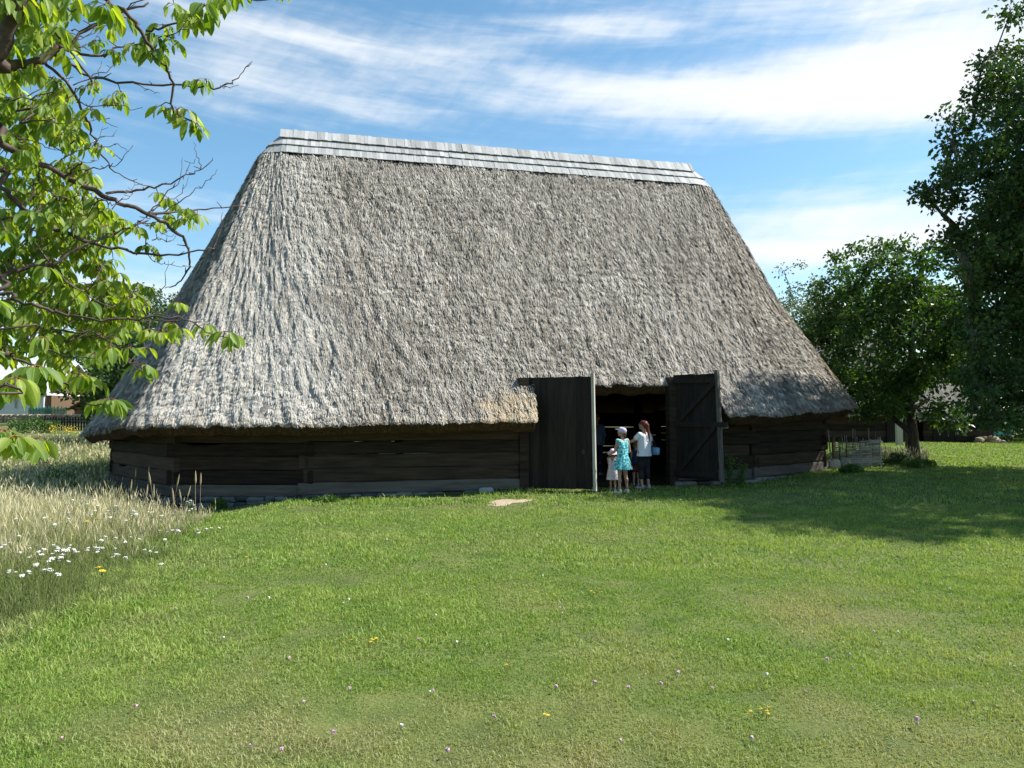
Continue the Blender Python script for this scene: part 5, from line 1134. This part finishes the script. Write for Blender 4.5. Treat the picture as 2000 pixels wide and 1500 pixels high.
def cloth(t_, name, m, segs, rings=None, vox=.009, smooth=2):
    mb = MB()
    for s_ in segs: capsule(mb, *s_)
    if rings:
        n = 40; V = []
        for (z, hx, hy, ox, oy, rip) in rings:
            for k in range(n):
                t = 2 * math.pi * k / n; r_ = 1 + rip * (math.sin(7 * t + z * 3) * .6 + math.sin(11 * t + 1 + z * 5) * .4); V.append([ox + hx * r_ * math.cos(t), oy + hy * r_ * math.sin(t), z])
        nr_ = len(rings); e = nr_ * n; V.append([rings[0][3], rings[0][4], rings[0][0]]); V.append([rings[-1][3], rings[-1][4], rings[-1][0]])
        up = rings[-1][0] > rings[0][0]
        Q_ = [(i * n + k, i * n + (k + 1) % n, (i + 1) * n + (k + 1) % n, (i + 1) * n + k) for i in range(nr_ - 1) for k in range(n)]; T_ = [(e, (k + 1) % n, k) for k in range(n)] + [(e + 1, (nr_ - 1) * n + k, (nr_ - 1) * n + (k + 1) % n) for k in range(n)]
        if not up: Q_ = [q[::-1] for q in Q_]; T_ = [q[::-1] for q in T_]
        mb.add(V, Q=Q_, T=T_)
    return fuse(mb, name, m, t_, vox, smooth)
def fabric(n, c1, c2, scale, lo=.45, hi=.55, vor=False): return mat(n, [c1, c2], scale=scale, rough=.85, lo=lo, hi=hi, bump=.15, detail=2)
FB = {'dress': mat('turquoise_print', [(.03, .16, .24), (.16, .66, .70), (.24, .76, .78), (.70, .95, .90)], scale=24, rough=.85, lo=.40, hi=.68, detail=2),
      'lilac': fabric('lilac_cotton', (.62, .52, .70), (.72, .62, .78), 5), 'hair1': mat('brown_hair', [(.10, .06, .03), (.22, .14, .08)], scale=12, stretch=(4, 4, .6), rough=.5),
      'red': mat('auburn_hair', [(.08, .018, .015), (.20, .05, .04)], scale=12, stretch=(4, 4, .6), rough=.45), 'tee': fabric('white_jersey', (.74, .76, .82), (.80, .82, .86), 4), 'black': fabric('black_cotton', (.012, .012, .014), (.025, .025, .03), 6),
      'blue': fabric('blue_canvas', (.10, .22, .40), (.20, .36, .55), 8), 'check': mat('pink_check', [(.62, .52, .62), (.80, .78, .80)], scale=40, rough=.85, lo=.48, hi=.52, detail=0), 'pink': fabric('pink_cotton', (.66, .50, .60), (.74, .60, .68), 6),
      'shoe': fabric('white_leather', (.70, .68, .66), (.80, .78, .76), 8), 'greyshoe': fabric('grey_leather', (.34, .35, .40), (.44, .45, .5), 8), 'navy': fabric('navy_cotton', (.015, .02, .06), (.03, .04, .09), 6), 'sky': fabric('light_blue_cotton', (.12, .16, .27), (.17, .22, .34), 6), 'maroon': fabric('maroon_cotton', (.08, .015, .02), (.13, .03, .03), 6)}
def shoes(t_, v, J, H, m, kind='sandal'):
    for side in (-1, 1):
        A_ = J['an', side]; toe = J['toe', side]; td = np.array([math.sin(toe), math.cos(toe), 0]); mb = MB()
        h_ = A_ - td * .016 * H; h_[2] = .010 * H; f_ = A_ + td * .10 * H; f_[2] = .010 * H; sd_ = np.array([td[1], -td[0], 0])
        mb.obox((h_ + f_) / 2 + (0, 0, 0), td * .070 * H, sd_ * .022 * H, (0, 0, .009 * H)); capsule(mb, f_ - td * .03 * H + (0, 0, .014 * H), f_ - td * .02 * H + (0, 0, .012 * H), .022 * H, .019 * H)
        capsule(mb, h_ + (0, 0, .014 * H), h_ + (0, 0, .03 * H), .0225 * H, .0215 * H); fuse(mb, 'shoe', m, t_, .006, 2)
# girl in the turquoise dress
H = 1.36; loc = np.array([2.30, 15.42, float(gz(2.3, 15.42)) + .015])
t_, v, J, hp, hs2 = figure('person', 'person in turquoise patterned dress and lilac cap standing before the open doorway', loc, R(32), H,
    (((-.125, .03, .64), (-.10, .14, .60), (0, 0, -1)), ((.150, .01, .625), (.085, .125, .60), (0, 0, -1))), (((-.055, .012, .275), (-.062, .0, .045), -.25), ((.062, .008, .275), (.085, -.01, .045), .35)), headturn=R(25), headtilt=-.25)
cloth(t_, 'dress', FB['dress'], [(v(-.03, 0, .60), v(-.038, 0, .75), .064 * H, .062 * H), (v(.03, 0, .60), v(.038, 0, .75), .064 * H, .062 * H), (v(-.06, 0, .775), v(.06, 0, .775), .034 * H, .034 * H), (v(-.07, 0, .79), v(-.10, 0, .80), .034 * H, .034 * H), (v(.07, 0, .79), v(.085, 0, .80), .033 * H, .033 * H)],
      rings=[(.355 * H, .165 * H, .115 * H, .01, 0, .055), (.40 * H, .155 * H, .108 * H, .008, 0, .05), (.48 * H, .128 * H, .095 * H, .005, 0, .035), (.56 * H, .096 * H, .078 * H, 0, 0, .015), (.62 * H, .074 * H, .064 * H, 0, 0, 0), (.70 * H, .080 * H, .064 * H, 0, 0, 0)], vox=.008)
mb = MB(); capsule(mb, hp(0, -.03, .0), hp(0, -.032, -.03), .040 * hs2, .028 * hs2); capsule(mb, hp(.0, -.058, -.005), hp(0, -.07, -.055), .022 * hs2, .014 * hs2); fuse(mb, 'hair', FB['hair1'], t_, .005)
mb = MB(); capsule(mb, hp(0, -.018, .028), hp(0, .012, .028), .054 * hs2, .051 * hs2, 16, 7); cp = fuse(mb, 'cap', FB['lilac'], t_, .006)
mb = MB(); a0 = hp(0, .05, .030); a1 = hp(0, .105, .020); s_ = hp(.04, .05, .03) - hp(0, .05, .03); mb.add([a0 - s_, a0 + s_, a1 + s_ * .7, a1 - s_ * .7] + [p_ + np.array([0, 0, .006]) for p_ in (a0 - s_, a0 + s_, a1 + s_ * .7, a1 - s_ * .7)], Q=[(3, 2, 1, 0), (4, 5, 6, 7), (0, 1, 5, 4), (1, 2, 6, 5), (2, 3, 7, 6), (3, 0, 4, 7)]); mb.build('cap_brim', FB['lilac'], t_)
shoes(t_, v, J, H, FB['shoe'])
# woman in the white shirt
H = 1.47; loc = np.array([2.86, 16.05, float(gz(2.86, 16.05)) + .03])
t_, v, J, hp, hs2 = figure('person', 'person with long red ponytail in white T-shirt and black capri trousers', loc, R(42), H,
    (((-.155, .08, .70), (-.175, .20, .665), (0, 0, -1)), ((.150, -.01, .64), (.12, .10, .58), (-1, 0, 0))), (((-.05, .02, .275), (-.055, .0, .045), -.1), ((.058, .0, .275), (.062, -.03, .045), .2)), build=1.12, headturn=R(10), headtilt=-.2)
cloth(t_, 't_shirt', FB['tee'], [(v(-.035, 0, .58), v(-.045, 0, .75), .080 * H, .070 * H), (v(.035, 0, .58), v(.045, 0, .75), .080 * H, .070 * H), (v(-.06, 0, .79), v(.06, 0, .79), .038 * H, .038 * H), (J['sh', -1], J['sh', -1] * .5 + J['el', -1] * .5, .041 * H, .040 * H), (J['sh', 1], J['sh', 1] * .5 + J['el', 1] * .5, .041 * H, .040 * H)],
      rings=[(.475 * H, .132 * H, .095 * H, .0, 0, .03), (.52 * H, .120 * H, .092 * H, 0, 0, .02), (.60 * H, .102 * H, .085 * H, 0, 0, .01), (.70 * H, .10 * H, .075 * H, 0, 0, 0)], vox=.008)
cloth(t_, 'capri_trousers', FB['black'], [(v(-.04, 0, .52), v(.04, 0, .52), .078 * H, .078 * H)] + [(J['hip', s_], J['kn', s_], .066 * H, .048 * H) for s_ in (-1, 1)] + [(J['kn', s_], J['kn', s_] * .55 + J['an', s_] * .45, .047 * H, .043 * H) for s_ in (-1, 1)])
mb = MB(); capsule(mb, hp(0, -.022, .022), hp(0, .006, .026), .055 * hs2, .050 * hs2, 16, 6); capsule(mb, hp(0, -.035, .0), hp(0, -.03, -.02), .040 * hs2, .030 * hs2); capsule(mb, hp(.0, -.075, .02), hp(.0, -.085, -.03), .022 * hs2, .024 * hs2); capsule(mb, hp(.0, -.085, -.03), v(.01, -.085, .76), .024 * hs2, .016 * hs2); capsule(mb, v(.01, -.085, .76), v(.012, -.085, .70), .016 * hs2, .006 * hs2); fuse(mb, 'hair', FB['red'], t_, .005)
shoes(t_, v, J, H, FB['greyshoe'])
bg = empty('shoulder_bag', loc, R(22)); tag(bg, 'blue and white shoulder bag hanging at the hip of the red haired person', 'bag')
mb = MB(); V = []; pts_ = [(.13, -.03, .60), (.20, -.06, .50), (.215, .02, .51), (.15, .06, .62)]
c = v(.175, -.02, .545); mb2 = MB(); lumpbox(mb2, c, .035 * H, .085 * H, .060 * H, R(10), seed=3, rough=.04); mb2.build('pouch', FB['blue'], bg, smooth=True)
mb = MB(); mb.tube([v(.15, .03, .59), v(.135, .03, .70), v(.105, .0, .835), v(.125, -.05, .74), v(.16, -.07, .59)], .008, 5); mb.build('strap', FB['navy'], bg)
mb = MB(); lumpbox(mb, c + v(.018, 0, .012), .022 * H, .07 * H, .028 * H, R(10), seed=6, rough=.03); mb.build('flap', FB['tee'], bg, smooth=True)
# small child in a white checked dress
H = .87; loc = np.array([2.14, 15.76, float(gz(2.14, 15.76)) + .02])
t_, v, J, hp, hs2 = figure('person', 'small child in pink sun hat and pale checked dress', loc, R(-15), H,
    (((-.11, .06, .66), (-.09, .14, .72), (0, 0, -1)), ((.12, .0, .66), (.10, .10, .60), (0, 0, -1))), (((-.05, .01, .26), (-.055, .0, .045), 0), ((.05, .01, .26), (.055, 0, .045), .1)), build=1.15, headscale=1.5, headtilt=-.3)
cloth(t_, 'dress', FB['check'], [(v(-.04, 0, .60), v(-.045, 0, .74), .070 * H, .066 * H), (v(.04, 0, .60), v(.045, 0, .74), .070 * H, .066 * H), (v(-.09, 0, .78), v(.09, 0, .78), .040 * H, .040 * H)],
      rings=[(.27 * H, .165 * H, .13 * H, 0, 0, .05), (.40 * H, .145 * H, .12 * H, 0, 0, .04), (.55 * H, .115 * H, .10 * H, 0, 0, .02), (.70 * H, .10 * H, .08 * H, 0, 0, 0)], vox=.008)
mb = MB(); capsule(mb, hp(0, -.014, .018), hp(0, .008, .018), .054 * hs2, .052 * hs2, 14, 6); n_ = 20
c = hp(0, -.003, .012); V = [];
for r_, dz in ((.052, .004), (.088, -.016), (.088, -.022), (.05, -.004)):
    for k in range(n_): a_ = 2 * math.pi * k / n_; V.append(hp(r_ * math.cos(a_), r_ * math.sin(a_), .012 + dz + .004 * math.sin(3 * a_)))
mb.add(V, Q=[(i * n_ + k, ((i + 1) % 4) * n_ + k, ((i + 1) % 4) * n_ + (k + 1) % n_, i * n_ + (k + 1) % n_) for i in range(4) for k in range(n_)]); fuse(mb, 'sun_hat', FB['pink'], t_, .005, 1)
mb = MB(); capsule(mb, hp(0, -.03, .0), hp(0, -.028, -.03), .040 * hs2, .026 * hs2); fuse(mb, 'hair', FB['hair1'], t_, .005)
shoes(t_, v, J, H, FB['greyshoe'])
# child half hidden beyond the red haired person
H = .98; loc = np.array([2.80, 16.75, float(gz(2.8, 16.75)) + .02])
t_, v, J, hp, hs2 = figure('person', 'child in dark clothes and maroon shorts almost hidden beyond the red haired person', loc, R(15), H,
    (((-.12, .0, .65), (-.11, .06, .52), (0, 0, -1)), ((.12, .0, .65), (.11, .06, .52), (0, 0, -1))), (((-.05, .01, .27), (-.06, .0, .045), -.3), ((.05, .01, .27), (.055, 0, .045), .1)), build=1.05, headscale=1.3, headtilt=-.1)
cloth(t_, 't_shirt', FB['navy'], [(v(-.035, 0, .58), v(-.04, 0, .75), .074 * H, .068 * H), (v(.035, 0, .58), v(.04, 0, .75), .074 * H, .068 * H), (v(-.10, 0, .79), v(.10, 0, .79), .040 * H, .040 * H)], rings=[(.50 * H, .115 * H, .09 * H, 0, 0, .02), (.6 * H, .10 * H, .08 * H, 0, 0, 0), (.7 * H, .09 * H, .07 * H, 0, 0, 0)])
cloth(t_, 'shorts', FB['maroon'], [(v(-.04, 0, .51), v(.04, 0, .51), .072 * H, .072 * H)] + [(J['hip', s_], J['hip', s_] * .35 + J['kn', s_] * .65, .066 * H, .058 * H) for s_ in (-1, 1)])
mb = MB(); capsule(mb, hp(0, -.016, .02), hp(0, .006, .024), .054 * hs2, .051 * hs2, 14, 6); fuse(mb, 'hair', FB['hair1'], t_, .005); shoes(t_, v, J, H, FB['greyshoe'])
# visitor in the dark interior
H = 1.62; loc = np.array([2.24, 19.6, float(gz(2.2, 19.6)) + .03])
t_, v, J, hp, hs2 = figure('person', 'person in light blue shirt and navy trousers standing in the dark barn interior', loc, R(-20), H,
    (((-.13, .0, .64), (-.10, .08, .56), (0, 0, -1)), ((.13, .0, .64), (.10, .08, .56), (0, 0, -1))), (((-.05, .01, .275), (-.055, .0, .045), 0), ((.055, .01, .275), (.06, 0, .045), .1)), headturn=.3)
cloth(t_, 'shirt', FB['sky'], [(v(-.035, 0, .58), v(-.045, 0, .75), .074 * H, .068 * H), (v(.035, 0, .58), v(.045, 0, .75), .074 * H, .068 * H), (v(-.06, 0, .79), v(.06, 0, .79), .038 * H, .038 * H), (J['sh', -1], J['el', -1], .038 * H, .032 * H), (J['sh', 1], J['el', 1], .038 * H, .032 * H)], rings=[(.49 * H, .115 * H, .085 * H, 0, 0, .02), (.6 * H, .10 * H, .08 * H, 0, 0, 0), (.7 * H, .09 * H, .07 * H, 0, 0, 0)])
cloth(t_, 'trousers', FB['navy'], [(v(-.04, 0, .51), v(.04, 0, .51), .070 * H, .070 * H)] + [(J['hip', s_], J['kn', s_], .060 * H, .042 * H) for s_ in (-1, 1)] + [(J['kn', s_], J['an', s_], .041 * H, .034 * H) for s_ in (-1, 1)])
mb = MB(); capsule(mb, hp(0, -.018, .022), hp(0, .006, .026), .054 * hs2, .050 * hs2, 14, 6); fuse(mb, 'hair', FB['hair1'], t_, .005); shoes(t_, v, J, H, FB['greyshoe'])
